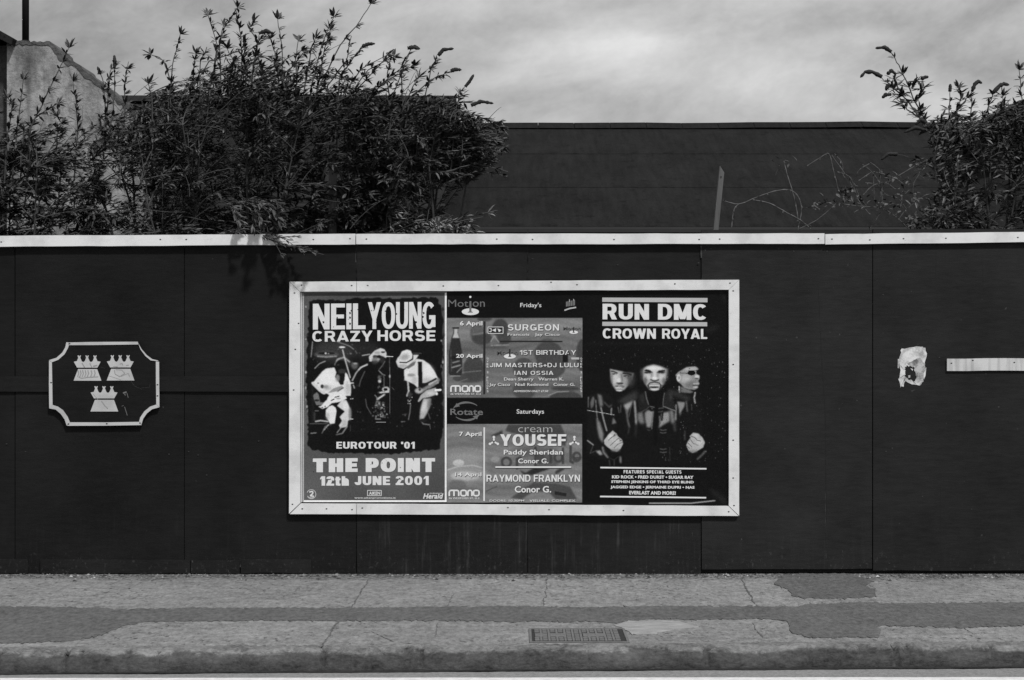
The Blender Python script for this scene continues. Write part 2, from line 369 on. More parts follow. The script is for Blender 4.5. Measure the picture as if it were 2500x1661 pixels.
# iron cover in the pavement
M['iron'] = mottled('worn iron', .135, .3, 30, rough=.75, spec=.3, bump=.4, bscale=120)
M['iron_dark'] = mottled('dark cover tray', .03, .4, 40, rough=.95)  # darker tone between the raised bars
a = G(1299, 1569); b_ = G(1524, 1538)
gx0, gx1, gy0, gy1 = a[0], b_[0]-.012, a[1], b_[1]
g = thing('drain_cover', ((gx0+gx1)/2, (gy0+gy1)/2, 0), 'small worn rectangular iron cover with studded grid, in the pavement near the kerb', 'drain cover')
b = MB(); b.box(gx0, gx1, gy0, gy1, -.05, .0035); b.build('tray', M['iron_dark'], g)
b = MB()
for (x0, x1, y0, y1) in ((gx0-.014, gx0+.0, gy0-.014, gy1+.014), (gx1, gx1+.014, gy0-.014, gy1+.014), (gx0, gx1, gy0-.014, gy0), (gx0, gx1, gy1, gy1+.014)):
    b.box(x0, x1, y0, y1, -.05, .007)
b.build('rim', M['iron'], g)
b = MB(); nc, nr = 11, 7; cw = (gx1-gx0-.03)/nc; rh = (gy1-gy0-.03)/nr
for i in range(nc):
    for j in range(nr):
        if 2 <= j <= 4 and i in (0, 2, 3, 6, 7, 8): continue
        x = gx0+.015+cw*i; y = gy0+.015+rh*j
        b.box(x+.002, x+cw*.62, y+.006, y+rh-.008, .0, .0095)
for i in range(nc-1):
    x = gx0+.015+cw*i+cw*.62; b.box(x+.003, x+cw*.36, gy0+.012, gy1-.012, .0, .0088)
for (i0, i1) in ((0.1, 1.1), (2, 4), (6.1, 8.7)):
    y = gy0+.015+rh*2; b.box(gx0+.015+cw*i0, gx0+.015+cw*i1, y+.02, y+rh*2.4, .0, .0080)
b.build('stud_pattern', M['iron'], g)

# ------------------------------------------------------------------ hoarding
TOP = 577
h = thing('hoarding', (0, 0, 0), 'long dark painted plywood hoarding with a white board along its top, between pavement and yard', 'hoarding')
# panels: (px left, px right, px top, px bottom, proud, material)
panels = [(-1600, -797, 580, 1401, 0, 'panel_dark'), (-795, -382, 580, 1401, .002, 'panel_dark'), (-380, 36, 580, 1401, 0, 'panel_dark'), (38, 449.5, 580, 1401, .003, 'panel_dark'), (451, 869.5, 578, 1403, .001, 'panel_dark'),
          (871.5, 1287.5, 576, 1403, .004, 'panel_mid'), (1289, 1711, 574, 1404, .002, 'panel_mid'), (1713, 2128, 562, 1388, .012, 'panel_right'),
          (2130.5, 2545, 560, 1393, .012, 'panel_far'), (2547, 2960, 561, 1395, .010, 'panel_far'), (2962, 3378, 561, 1395, .012, 'panel_far'), (3380, 4100, 561, 1396, .012, 'panel_far')]
for (x0, x1, y0, y1, pr, mt) in panels:
    b = MB(); j = lambda: random.uniform(-.6, .6)
    n = max(3, int((x1-x0)/60)); pts = [(x0+(x1-x0)*i/n, y1+random.uniform(-1.2, .8)) for i in range(n+1)]+[(x1+j(), y0), (x0+j(), y0)]
    if x0 == 1713: pts = [(x, y+2.0*(1-(x-1713)/415)) for x, y in pts[:-2]]+pts[-2:]
    b.wprism(pts, -pr, .016)
    b.build('panel', M[mt], h)
for x in (-796, -381, 37, 450, 870, 1288, 1712, 2129, 2546, 2961, 3379):
    b = MB(); c = P(x, 0)[0]; b.box(c-.035, c+.035, .018, .09, .115, 2.36); b.build('stud', M['stud'], h)
b = MB(); b.box(-8, 8, .022, .09, .006, .11); b.build('sole_plate', M['split'] if 'split' in M else mottled('sole plate blackened as gap shade', .006, .3), h)  # near-black colour paints in the shade of the gap under the panels
for (x0, x1) in ((-1600, -382), (-380, 240), (242, 706)):
    b = MB(); b.wprism([(x0, 919), (x1, 919), (x1, 957), (x0, 955)], -.017, -.003); b.build('batten', M['batten'], h)
for (x0, x1, yt) in ((-1600, -300, 1364), (-298, 70, 1364), (100, 465, 1366), (467, 586, 1367), (589, 760, 1365)):
    b = MB(); n = max(2, int((x1-x0)/40))
    b.wprism([(x0, yt), (x1, yt+1)]+[(x1-(x1-x0)*i/n, 1399+random.uniform(-1.5, 1.5)) for i in range(n+1)], -.016, -.004); b.build('skirting_board', M['skirting'], h)
def split_line(pts, y, w, mat, name='split'):
    b = MB(); prev = None; wob = 0
    for (xa, ya), (xb, yb) in zip(pts[:-1], pts[1:]):
        n = max(3, int(abs(yb-ya)/9))
        for q in range(n):
            wob = wob*.8+random.uniform(-.5, .5); x = xa+(xb-xa)*q/n+wob*.6; yy_ = ya+(yb-ya)*q/n; ww = 1.5*w*max(.1, random.uniform(-.15, 1.2))
            cur = (P(x-ww, yy_), P(x+ww, yy_))
            if prev: b.quad((prev[0][0], y, prev[0][2]), (cur[0][0], y, cur[0][2]), (cur[1][0], y, cur[1][2]), (prev[1][0], y, prev[1][2]))
            prev = cur
    return b.build(name, mat, h)
M['split'] = mottled('split in ply', .006, .3); M['bare'] = mottled('bare scuffed ply', .045, .5, 60)
split_line([(1996, 690), (2004, 860), (2014, 1010), (2016, 1230), (2015, 1350)], -.0124, .9, M['split'])
split_line([(2284, 600), (2287, 760)], -.0124, 1.1, M['split']); split_line([(2294, 1180), (2296, 1380)], -.0124, .5, M['split']); split_line([(2396, 610), (2400, 720)], -.0124, .5, M['split'])
split_line([(1288.6, 560), (1288.6, 690)], -.0044, .9, M['split']); split_line([(1711.4, 600), (1712, 640)], -.0126, 1.3, M['bare'], 'scuff'); split_line([(870.5, 600), (870.5, 690)], -.0014, 1.6, M['split']); split_line([(868.5, 612), (869, 650)], -.0014, .8, M['bare'], 'scuff')
split_line([(2014, 1205), (2015, 1300)], -.0127, .35, M['bare'], 'scuff'); split_line([(2016, 1345), (2016, 1372)], -.0127, .9, M['bare'], 'scuff'); split_line([(2056, 1344), (2057, 1366)], -.0127, .5, M['bare'], 'scuff'); split_line([(1690, 1300), (1691, 1330)], -.0026, .6, M['bare'], 'scuff'); split_line([(587.6, 1368), (588, 1392)], -.0165, .8, M['bare'], 'scuff'); split_line([(471, 1367), (472, 1376)], -.0165, 1.6, M['bare'], 'scuff')
for k_ in range(46):      # knocks and scabs in the paint, thickest along the joint at right
    if k_ < 26: x, y_ = 2129-abs(random.gauss(0, 12)), random.choice((random.gauss(710, 25), random.gauss(1080, 22), random.gauss(1345, 18), random.uniform(620, 1380)))
    else: x, y_ = random.choice(((random.uniform(1725, 2120), random.uniform(610, 1380)), (random.uniform(2140, 2490), random.uniform(610, 1380)))) 
    fr_ = -.0124; w_ = random.uniform(.8, 2.6); b = MB(); q_ = [P(x+math.cos(a_)*w_*random.uniform(.6, 1.4), y_+math.sin(a_)*w_*random.uniform(.3, .8)) for a_ in (0, 1.05, 2.1, 3.14, 4.2, 5.25)]
    n = len(b.v); b.v += [(p[0], fr_, p[2]) for p in q_]; b.f.append(tuple(range(n, n+6))[::-1]); b.build('scab', M['split'], h)
nailm = None
def nail(px, py, y, parent, r=.0042):
    global nailm
    if nailm is None:
        b = MB(); b.tube([(0, -.0012, 0), (0, .001, 0)], .0044, 8); nailm = b.build('nail', M['nail']).data
        bpy.data.objects.remove(bpy.data.objects['nail'])
    o = bpy.data.objects.new('nail', nailm); COL.objects.link(o); o.parent = parent
    o.location = P(px, py)+Vector((0, y, 0))-ORG[parent.name]; o.scale = (1.5, 1, 1)
def board(name, pix, y0, y1, mat, parent, wob=.5):
    pts = []
    for i in range(len(pix)):
        a = pix[i]; c = pix[(i+1) % len(pix)]; L = math.dist(a, c); n = max(1, int(L/45))
        for k in range(n):
            f = k/n; wx = 0 if k == 0 else wob
            pts.append((a[0]+(c[0]-a[0])*f+random.uniform(-wx, wx)*.6, a[1]+(c[1]-a[1])*f+random.uniform(-wx, wx)))
    b = MB(); b.wprism(pts, y0, y1); return b.build(name, mat, parent)
for pix, nails in (([(-1600, 580), (-382, 579), (-382, 606), (-1600, 607)], []),
                   ([(-380, 579), (869, 572), (869, 598), (-380, 606)], [(8, 592), (395, 586), (458, 586), (664, 585), (767, 586), (856, 584)]),
                   ([(871, 572.5), (2010, 571), (2010, 596.5), (871, 597.5)], [(896, 585), (1213, 585), (1300, 586), (1498, 586), (1705, 586), (1755, 585), (1995, 584)]),
                   ([(2012, 573), (2545, 567), (2545, 592), (2012, 598)], [(2028, 585), (2120, 587), (2202, 584), (2305, 583), (2480, 581)]),
                   ([(2547, 567), (4100, 562), (4100, 588), (2547, 592.5)], [])):
    o = board('capping_board', pix, -.040, -.0235 if pix[0][0] > 1500 else -.006, M['white'], h)
    for x, y in nails: nail(x, y, -.0402, o)

# ------------------------------------------------------------------ poster frame
FT = [(709, 688.5), (1802, 684), (1802, 1258), (708.5, 1253.5)]
FI = [(735, 713), (1777, 708), (1777, 1234), (735, 1228)]
fr = thing('billboard', P(1255, 1256)+Vector((0, -.01, 0)), 'wide billboard with a white painted mitred wooden frame holding three posters on the hoarding', 'billboard')
def cut(a, c, x): return a[1]+(c[1]-a[1])*(x-a[0])/(c[0]-a[0])
b0 = board('frame_board', [FT[0], (871.5, cut(FT[0], FT[1], 871.5)), (871.5, cut(FI[0], FI[1], 871.5)), FI[0]], -.038, -.0126, M['white_frame'], fr, .4)
for x, y in ((738, 697), (860, 698), (899, 698)): nail(x, y, -.0382, b0)
b1 = board('frame_board', [(872.5, cut(FT[0], FT[1], 872.5)), FT[1], FI[1], (872.5, cut(FI[0], FI[1], 872.5))], -.039, -.0126, M['white_frame'], fr, .4)
for x, y in ((1083, 699), (1217, 698), (1345, 690), (1408, 696), (1646, 694), (1780, 692)): nail(x, y, -.0392, b1)
b2 = board('frame_board', [(1802.6, 684), (1802.6, 1258), (1777.6, 1234), (1777.6, 708)], -.0375, -.0126, M['white_frame'], fr, .4)
for x, y in ((1788, 711), (1788, 890), (1788, 1074), (1788, 1166), (1790, 1233)): nail(x, y, -.0377, b2)
b3 = board('frame_board', [(871.5, cut(FT[3], FT[2], 871.5)), (709.5, 1254), (735.5, 1228.6), (871.5, cut(FI[3], FI[2], 871.5)+.4)], -.038, -.0126, M['white_frame'], fr, .4)
for x, y in ((740, 1241), (799, 1241), (861, 1243)): nail(x, y, -.0382, b3)
b5 = board('frame_board', [(872.5, cut(FI[3], FI[2], 872.5)+.4), (1776.5, 1234.6), (1801, 1258.4), (872.5, cut(FT[3], FT[2], 872.5))], -.039, -.0126, M['white_frame'], fr, .4)
for x, y in ((886, 1239), (1340, 1243), (1521, 1245), (1240, 1238), (1777, 1248)): nail(x, y, -.0392, b5)
b4 = board('frame_board', [(708.4, 689), (734.4, 713.4), (734.4, 1227.4), (707.6, 1253)], -.0375, -.0126, M['white_frame'], fr, .4)
for x, y in ((721, 716), (723, 853), (719, 952), (716, 1230), (731, 790)): nail(x, y, -.0377, b4)
board('inner_bead', [(735.4, 714), (739, 716), (739, 1224), (735.4, 1227)], -.024, -.0142, M['sign_white'], fr, .2)
board('inner_bead', [(740, 713.5), (1091, 712), (1091, 715), (740, 716.5)], -.024, -.0142, M['ink_grey'], fr, .2)
b = MB(); b.wprism([(735.4, 709), (1777, 708.2), (1777, 1234), (735.4, 1228)], -.0138, -.0125); b.build('backing_board', M['black'], fr)

# ------------------------------------------------------------------ printed pictures: tones worked out point by point on a fine grid
class Canvas:
    def __init__(s, x0, y0, x1, y1, cell, base):
        s.x0, s.y0, s.cell = x0, y0, cell; s.h = cell/2
        s.nx = int((x1-x0)/cell); s.ny = int((y1-y0)/cell)
        s.a = np.full((s.ny*2, s.nx*2), float(base))
        s.X, s.Y = np.meshgrid(x0+(np.arange(s.nx*2)+.5)*s.h, y0+(np.arange(s.ny*2)+.5)*s.h)
    def blur(s, m, r):
        k = max(0, int(r/s.h))
        if k < 1: return m
        for _ in range(2):
            for ax in (0, 1):
                p = np.pad(m, [(k+1, k) if i == ax else (0, 0) for i in (0, 1)], mode='edge'); c = np.cumsum(p, axis=ax)
                m = (np.take(c, range(2*k+1, c.shape[ax]), axis=ax)-np.take(c, range(0, c.shape[ax]-2*k-1), axis=ax))/(2*k+1)
        return m
    def put(s, m, val, alpha=1., blur=0):
        m = s.blur(m.astype(float), blur)*alpha; s.a = s.a*(1-m)+val*m
    def mask(s, pts):
        ins = np.zeros(s.X.shape, bool); n = len(pts)
        for i in range(n):
            (xa, ya), (xb, yb) = pts[i], pts[(i+1) % n]
            if ya == yb: continue
            c = ((ya > s.Y) != (yb > s.Y)) & (s.X < (xb-xa)*(s.Y-ya)/(yb-ya)+xa); ins ^= c
        return ins
    def poly(s, pts, val, blur=0, alpha=1.): s.put(s.mask(pts), val, alpha, blur)
    def ell(s, cx, cy, rx, ry, val, blur=0, alpha=1., rot=0):
        c, n = math.cos(R(rot)), math.sin(R(rot)); dx = s.X-cx; dy = s.Y-cy
        s.put(((dx*c+dy*n)/rx)**2+((-dx*n+dy*c)/ry)**2 < 1, val, alpha, blur)
    def stroke(s, pts, w, val, blur=0, alpha=1.):
        m = np.zeros(s.X.shape, bool)
        for (xa, ya), (xb, yb) in zip(pts[:-1], pts[1:]):
            L2 = (xb-xa)**2+(yb-ya)**2+1e-9; t_ = np.clip(((s.X-xa)*(xb-xa)+(s.Y-ya)*(yb-ya))/L2, 0, 1)
            m |= (s.X-xa-t_*(xb-xa))**2+(s.Y-ya-t_*(yb-ya))**2 < (w/2)**2
        s.put(m, val, alpha, blur)
    def rect(s, x0, y0, x1, y1, val, blur=0, alpha=1.): s.put((s.X > x0) & (s.X < x1) & (s.Y > y0) & (s.Y < y1), val, alpha, blur)
    def sub(s, fx, fy, k):
        class Z: pass
        z = Z(); T = lambda p: (fx(p[0]), fy(p[1]))
        z.poly = lambda pts, val, blur=0, alpha=1.: s.poly([T(p) for p in pts], val, blur*k, alpha)
        z.ell = lambda cx, cy, rx, ry, val, blur=0, alpha=1., rot=0: s.ell(fx(cx), fy(cy), rx*k, ry*k, val, blur*k, alpha, rot)
        z.stroke = lambda pts, w, val, blur=0, alpha=1.: s.stroke([T(p) for p in pts], w*k, val, blur*k, alpha)
        return z
    def build(s, tomap, yplane, parent, grain=4):
        a = s.a.reshape(s.ny, 2, s.nx, 2).mean((1, 3)); a = np.clip(a+np.random.normal(0, grain, a.shape), 3, 245)
        gx = s.x0+np.arange(s.nx+1)*s.cell; gy = s.y0+np.arange(s.ny+1)*s.cell
        pts = np.zeros((s.ny+1, s.nx+1, 3)); o0 = ORG[parent.name]
        for j, y in enumerate(gy):
            for_y = [tomap(x, y) for x in (gx[0], gx[-1])]
            p0, p1 = P(*for_y[0]), P(*for_y[1]); f = np.linspace(0, 1, s.nx+1)
            pts[j, :, 0] = p0[0]+(p1[0]-p0[0])*f; pts[j, :, 2] = p0[2]+(p1[2]-p0[2])*f
        pts[:, :, 1] = yplane
        v = pts.reshape(-1, 3)-np.array(o0)
        idx = np.arange((s.ny+1)*(s.nx+1)).reshape(s.ny+1, s.nx+1)
        q = np.stack([idx[1:, :-1], idx[1:, 1:], idx[:-1, 1:], idx[:-1, :-1]], -1).reshape(-1, 4)
        me = bpy.data.meshes.new('printed_sheet'); nf = len(q)
        me.vertices.add(len(v)); me.vertices.foreach_set('co', v.ravel())
        me.loops.add(nf*4); me.loops.foreach_set('vertex_index', q.ravel().astype(np.int32))
        me.polygons.add(nf); me.polygons.foreach_set('loop_start', np.arange(0, nf*4, 4, dtype=np.int32))
        me.update(calc_edges=True)
        at = me.attributes.new('Col', 'FLOAT_COLOR', 'FACE'); c = alb(a.reshape(-1))
        at.data.foreach_set('color', np.stack([c, c, c, np.ones(nf)], -1).ravel().astype(np.float32))
        me.materials.append(M['print']); me.validate()
        o = bpy.data.objects.new('printed_sheet', me); COL.objects.link(o); o.parent = parent; return o

# lettering: a heavy grotesque drawn stroke by stroke for the headlines, the built-in face for small print
def glyph(ch, sx, sy):
    Q = []; Lx = sx/2; B = sy/2; T = 1-sy/2
    V = lambda x, y0, y1: Q.append([(x-Lx, y0), (x+Lx, y0), (x+Lx, y1), (x-Lx, y1)])
    H = lambda y, x0, x1: Q.append([(x0, y-B), (x1, y-B), (x1, y+B), (x0, y+B)])
    def Dg(x0, y0, x1, y1, k=1.08): Q.append([(x0-k*Lx, y0), (x0+k*Lx, y0), (x1+k*Lx, y1), (x1-k*Lx, y1)])
    def A(cx, cy, rx, ry, a0, a1, n=16, e=.86):
        o, i_ = [], []
        for q in range(n+1):
            a = R(a0+(a1-a0)*q/n); c, d = math.cos(a), math.sin(a); c = math.copysign(abs(c)**e, c); d = math.copysign(abs(d)**e, d)
            o.append((cx+(rx+Lx)*c, cy+(ry+B)*d)); i_.append((cx+max(.005, rx-Lx)*c, cy+max(.005, ry-B)*d))
        for q in range(n): Q.append([i_[q], o[q], o[q+1], i_[q+1]])
    w = .8
    if ch == 'A': w = .92; Dg(.54*sx, 0, w/2, 1); Dg(w-.54*sx, 0, w/2, 1); H(.25, .2*w, .8*w)
    elif ch == 'B': w = .78; V(Lx, 0, 1); H(T, Lx, .42); H(.52, Lx, .44); H(B, Lx, .42); A(.42, (T+.52)/2, w-.45-Lx, (T-.52)/2, -90, 90); A(.42, (B+.52)/2, w-.42-Lx, (.52-B)/2, -90, 90)
    elif ch == 'C': w = .84; A(w/2, .5, w/2-Lx, .5-B, 42, 318, 22)
    elif ch == 'D': w = .82; V(Lx, 0, 1); H(T, Lx, .36); H(B, Lx, .36); A(.36, .5, w-.36-Lx, .5-B, -90, 90)
    elif ch == 'E': w = .68; V(Lx, 0, 1); H(T, Lx, w); H(.5, Lx, w*.93); H(B, Lx, w)
    elif ch == 'F': w = .66; V(Lx, 0, 1); H(T, Lx, w); H(.5, Lx, w*.92)
    elif ch == 'G': w = .86; A(w/2, .5, w/2-Lx, .5-B, 42, 335, 22); V(w-Lx, .06, .5); H(.5-B, w*.52, w)
    elif ch == 'H': V(Lx, 0, 1); V(w-Lx, 0, 1); H(.5, Lx, w-Lx)
    elif ch == 'I': w = sx; V(Lx, 0, 1)
    elif ch == 'J': w = .62; V(w-Lx, .32, 1); A(w/2, .32, w/2-Lx, .32-B, 180, 360)
    elif ch == 'K': w = .84; V(Lx, 0, 1); Dg(sx*1.05, .36, w-.54*sx, 1); Dg(w-.54*sx, 0, .40, .62)
    elif ch == 'L': w = .62; V(Lx, 0, 1); H(B, Lx, w)
    elif ch == 'M': w = 1.0; V(Lx, 0, 1); V(w-Lx, 0, 1); Dg(w/2, .04, Lx+.06*sx, 1); Dg(w/2, .04, w-Lx-.06*sx, 1)
    elif ch == 'N': w = .82; V(Lx, 0, 1); V(w-Lx, 0, 1); Dg(w-.54*sx, 0, .54*sx, 1)
    elif ch == 'O': w = .88; A(w/2, .5, w/2-Lx, .5-B, 0, 360, 28)
    elif ch == 'P': w = .75; V(Lx, 0, 1); H(T, Lx, .42); H(.42, Lx, .42); A(.42, (T+.42)/2, w-.42-Lx, (T-.42)/2, -90, 90)
    elif ch == 'R': w = .82; V(Lx, 0, 1); H(T, Lx, .44); H(.45, Lx, .46); A(.44, (T+.45)/2, w-.47-Lx, (T-.45)/2, -90, 90); Dg(w-.54*sx, 0, .46, .5)
    elif ch == 'S': w = .76; A(w/2, (T+.5)/2, w/2-Lx-.015, (T-.5)/2, 25, 270); A(w/2, (B+.5)/2, w/2-Lx, (.5-B)/2, -155, 90)
    elif ch == 'T': w = .76; H(T, 0, w); V(w/2, 0, 1)
    elif ch == 'U': V(Lx, .36, 1); V(w-Lx, .36, 1); A(w/2, .36, w/2-Lx, .36-B, 180, 360)
    elif ch == 'V': w = .86; Dg(w/2, 0, .54*sx, 1); Dg(w/2, 0, w-.54*sx, 1)
    elif ch == 'W': w = 1.22; Dg(.29*w, 0, .54*sx, 1); Dg(.29*w, 0, .5*w, 1); Dg(.71*w, 0, .5*w, 1); Dg(.71*w, 0, w-.54*sx, 1)
    elif ch == 'Y': w = .86; V(w/2, 0, .46); Dg(w/2, .38, .54*sx, 1); Dg(w/2, .38, w-.54*sx, 1)
    elif ch == 'Z': w = .74; H(T, 0, w); H(B, 0, w); Dg(.62*sx, B, w-.62*sx, T, 1.2)
    elif ch == '0': w = .70; A(w/2, .5, w/2-Lx, .5-B, 0, 360, 28)
    elif ch == '1': w = .46; V(w-Lx, 0, 1); Q.append([(0, .62), (w-sx, .74), (w-sx, 1), (.02, .80)])
    elif ch == '2': w = .70; A(w/2, .68, w/2-Lx, .32-B, -25, 172); Dg(.62*sx, B, w-1.05*sx, .60, 1.15); H(B, 0, w)
    elif ch == 't': w = .46; V(.2, .03, .95); H(.68, 0, w); H(B, .2, w)
    elif ch == 'h': w = .64; V(Lx, 0, 1); V(w-Lx, 0, .5); A(w/2, .46, w/2-Lx, .26-B*.3, 0, 180)
    elif ch == "'": w = sx*.9; V(w/2, .66, 1)
    elif ch == '+': w = .56; H(.42, 0, w); V(w/2, .14, .70)
    else: w = .30
    return w, Q
CNT = [0]
def lay(): CNT[0] += 1; return (CNT[0] % 60)*8e-6
def block(mb, s, x0, x1, y0, y1, sx, sy, layer, gap=.10, drop=0., slot=0):
    X = 0; gl = []
    for ch in s:
        w, Q = glyph(ch, sx, sy)
        gl.append((X, Q)); X += w+gap
    X -= gap
    for ox, Q in gl:
        for q in Q:
            fx = [(ox+p[0])/X for p in q]
            flat(mb, [(x0+(x1-x0)*f, y1+(y0-y1)*p[1]+drop*f) for f, p in zip(fx, q)], layer-lay(), slot)
TEXTS = []; LINES = []
def text(store, s, x0, x1, y0, y1, bold=.0, layer=0, drop=0., shear=0., space=1.0, slot=0):
    TEXTS.append((store, s, x0, x1, y0, y1, bold, layer, drop, shear, 1.0+bold*1.2, slot))
def flush_text():
    obs = []
    for tx in TEXTS:
        c = bpy.data.curves.new('lettering', 'FONT'); c.body = tx[1]; c.size = 1; c.offset = tx[6]; c.resolution_u = 3; c.space_character = tx[10]
        o = bpy.data.objects.new('lettering', c); COL.objects.link(o); obs.append(o)
    bpy.context.view_layer.update(); dg = bpy.context.evaluated_depsgraph_get()
    for tx, o in zip(TEXTS, obs):
        store, s, x0, x1, y0, y1, bold, layer, drop, shear, _, slot = tx
        me = bpy.data.meshes.new_from_object(o.evaluated_get(dg))
        vv = np.zeros(len(me.vertices)*3); me.vertices.foreach_get('co', vv); vv = vv.reshape(-1, 3)
        lo, hi = vv.min(0), vv.max(0); n = len(store.v)
        for p in vv:
            fx = (p[0]-lo[0])/(hi[0]-lo[0]+1e-9); fz = (p[1]-lo[1])/(hi[1]-lo[1]+1e-9)
            q = P(x0+(x1-x0)*fx+shear*(fz-.5)*(y1-y0), y1+(y0-y1)*fz+drop*fx); store.v.append((q[0], layer, q[2]))
        for pl in me.polygons: store.slot[len(store.f)] = slot; store.f.append(tuple(n+i for i in pl.vertices))
        bpy.data.meshes.remove(me)
    for o in obs:
        c = o.data; bpy.data.objects.remove(o); bpy.data.curves.remove(c)
    for mb, name, mats, parent in LINES: mb.build(name, mats[0], parent, mats=mats)
def line(name, parent, *mats):
    mb = MB(); LINES.append((mb, name, [M[m_] for m_ in mats], parent)); return mb
def flat(store, pts, layer, slot=0):
    layer -= lay(); store.slot[len(store.f)] = slot
    vs = [P(x, y) for x, y in pts]; n = len(store.v); store.v += [(p[0], layer, p[2]) for p in vs]
    ar = sum(vs[i][0]*vs[(i+1) % len(vs)][2]-vs[(i+1) % len(vs)][0]*vs[i][2] for i in range(len(vs)))
    f = tuple(range(n, n+len(vs))); store.f.append(f if ar > 0 else f[::-1])
def fstroke(store, pts, w, layer, slot=0):
    for (xa, ya), (xb, yb) in zip(pts[:-1], pts[1:]):
        L = math.dist((xa, ya), (xb, yb))+1e-6; nx, ny = -(yb-ya)/L*w/2, (xb-xa)/L*w/2
        flat(store, [(xa+nx, ya+ny), (xb+nx, yb+ny), (xb-nx, yb-ny), (xa-nx, ya-ny)], layer, slot)
def ellipse(cx, cy, rx, ry, n=28, a0=0, a1=360): return [(cx+rx*math.cos(R(a0+(a1-a0)*i/n)), cy+ry*math.sin(R(a0+(a1-a0)*i/n))) for i in range(n+(0 if a1-a0 == 360 else 1))]
LY = -.0180            # printing lies on this plane; lettering a hair in front

# ---- concert poster, left
p1 = thing('poster', P(915, 1224)+Vector((0, -.01, 0)), 'grey concert poster with NEIL YOUNG lettering over three guitarists, leftmost in the white frame', 'poster', 'posters in the white frame')
m1 = lambda x, y: (700+x*.37, 680+y*.37)
def c1():
    c = Canvas(108, 94, 1058, 1474, 4, 84)
    g_ = c.Y; c.a += (np.sin(c.X*.011)+np.cos(c.Y*.013+c.X*.004))*5
    c.rect(1043, 94, 1060, 1480, 232); c.rect(108, 1461, 1060, 1480, 232); c.rect(104, 90, 116, 1480, 175)
    pts = []
    rr = random.Random(5)
    def edge(x0, y0, x1, y1, n, j):
        for i in range(n):
            f = i/n; pts.append((x0+(x1-x0)*f+rr.uniform(-j, j), y0+(y1-y0)*f+rr.uniform(-j, j)))
    edge(150, 150, 190, 140, 4, 4); edge(190, 142, 400, 146, 14, 5); edge(400, 132, 780, 132, 20, 6); edge(780, 126, 1000, 128, 14, 6); edge(1000, 135, 1030, 230, 8, 6)
    edge(1030, 230, 1028, 700, 24, 7); edge(1028, 700, 1034, 1000, 14, 6); edge(1034, 1000, 1012, 1110, 8, 6); edge(1012, 1125, 700, 1158, 22, 6); edge(700, 1158, 280, 1150, 26, 6); edge(280, 1148, 160, 1125, 8, 6); edge(150, 1110, 125, 1080, 3, 5); edge(145, 1060, 132, 700, 22, 7); edge(132, 700, 148, 160, 28, 7)
    c.poly(pts, 17, 2)
    c.rect(108, 100, 1040, 112, 70, 4, .5)
    # stage haze, cymbals, stands
    B = c.sub(lambda x: (50+x*.1531)/.37, lambda y: (150+y*.1531)/.37, .4138); Cc = c.sub(lambda x: (150+x*.1531)/.37, lambda y: (150+y*.1531)/.37, .4138)
    B.ell(430, 170, 330, 190, 58, 70, .9); Cc.ell(250, 150, 260, 150, 44, 60, .7); c.rect(170, 690, 178, 960, 52, 6, .6)
    for _ in range(110): c.ell(rr.uniform(150, 1010), rr.uniform(430, 1010), rr.uniform(2, 6), rr.uniform(2, 5), rr.uniform(40, 130), 3, .7)
    B.ell(310, 235, 195, 50, 80, 12, .9); B.ell(310, 214, 140, 20, 20, 8, .9); B.stroke([(170, 262), (310, 272), (470, 262)], 18, 145, 7); B.ell(300, 215, 18, 14, 215, 5); B.ell(345, 220, 16, 10, 150, 5)
    B.stroke([(92, 30), (68, 270)], 14, 160, 6); B.stroke([(125, 455), (200, 380), (295, 340)], 14, 180, 5); B.ell(560, 118, 52, 15, 228, 5); B.stroke([(480, 30), (600, 70), (680, 100), (745, 150)], 11, 160, 5); B.stroke([(770, 170), (800, 220)], 13, 110, 6); B.ell(760, 400, 60, 70, 95, 18, .9); B.ell(770, 340, 50, 26, 20, 8); B.ell(770, 378, 34, 14, 170, 8, .8); B.ell(700, 220, 20, 12, 110, 6)
    # player at left: pale shirt and trousers, bent over a pale guitar
    B.poly([(440, 440), (470, 520), (450, 590), (540, 720), (600, 640), (610, 510), (645, 545), (690, 660), (702, 760), (700, 890), (600, 895), (520, 905), (380, 905), (330, 860), (240, 852), (200, 790), (150, 720), (90, 690), (180, 580), (250, 500), (310, 455)], 222, 9)
    B.ell(330, 620, 90, 110, 238, 35, .8); B.ell(330, 765, 70, 40, 176, 22, .8); B.ell(655, 770, 42, 110, 178, 22, .8); B.ell(490, 610, 36, 60, 150, 14, .8); B.ell(245, 742, 26, 32, 48, 7); B.ell(180, 690, 14, 9, 70, 5); B.ell(300, 745, 40, 26, 130, 12, .7); B.poly([(330, 850), (430, 770), (560, 730), (592, 762), (470, 822)], 146, 9); B.stroke([(490, 820), (580, 765)], 13, 45, 5)
    B.ell(570, 375, 122, 108, 62, 14); B.stroke([(450, 400), (490, 310), (590, 280), (680, 350)], 26, 150, 9); B.stroke([(470, 340), (520, 300)], 10, 190, 5); B.ell(540, 415, 92, 92, 18, 10); B.ell(500, 400, 22, 10, 60, 6); B.ell(560, 502, 64, 40, 52, 10); B.stroke([(565, 560), (560, 690)], 56, 20, 6); B.stroke([(640, 400), (665, 500)], 60, 22, 12, .8)
    B.stroke([(570, 160), (600, 280), (640, 420), (690, 600)], 21, 190, 6); B.stroke([(665, 690), (740, 688)], 22, 220, 5); B.stroke([(740, 720), (758, 770)], 16, 190, 5)
    B.stroke([(95, 690), (200, 800), (275, 850)], 46, 206, 7); B.poly([(100, 880), (160, 830), (190, 870), (212, 990), (280, 1000), (260, 1042), (150, 1042), (110, 940)], 112, 8); B.ell(160, 965, 40, 16, 35, 6)
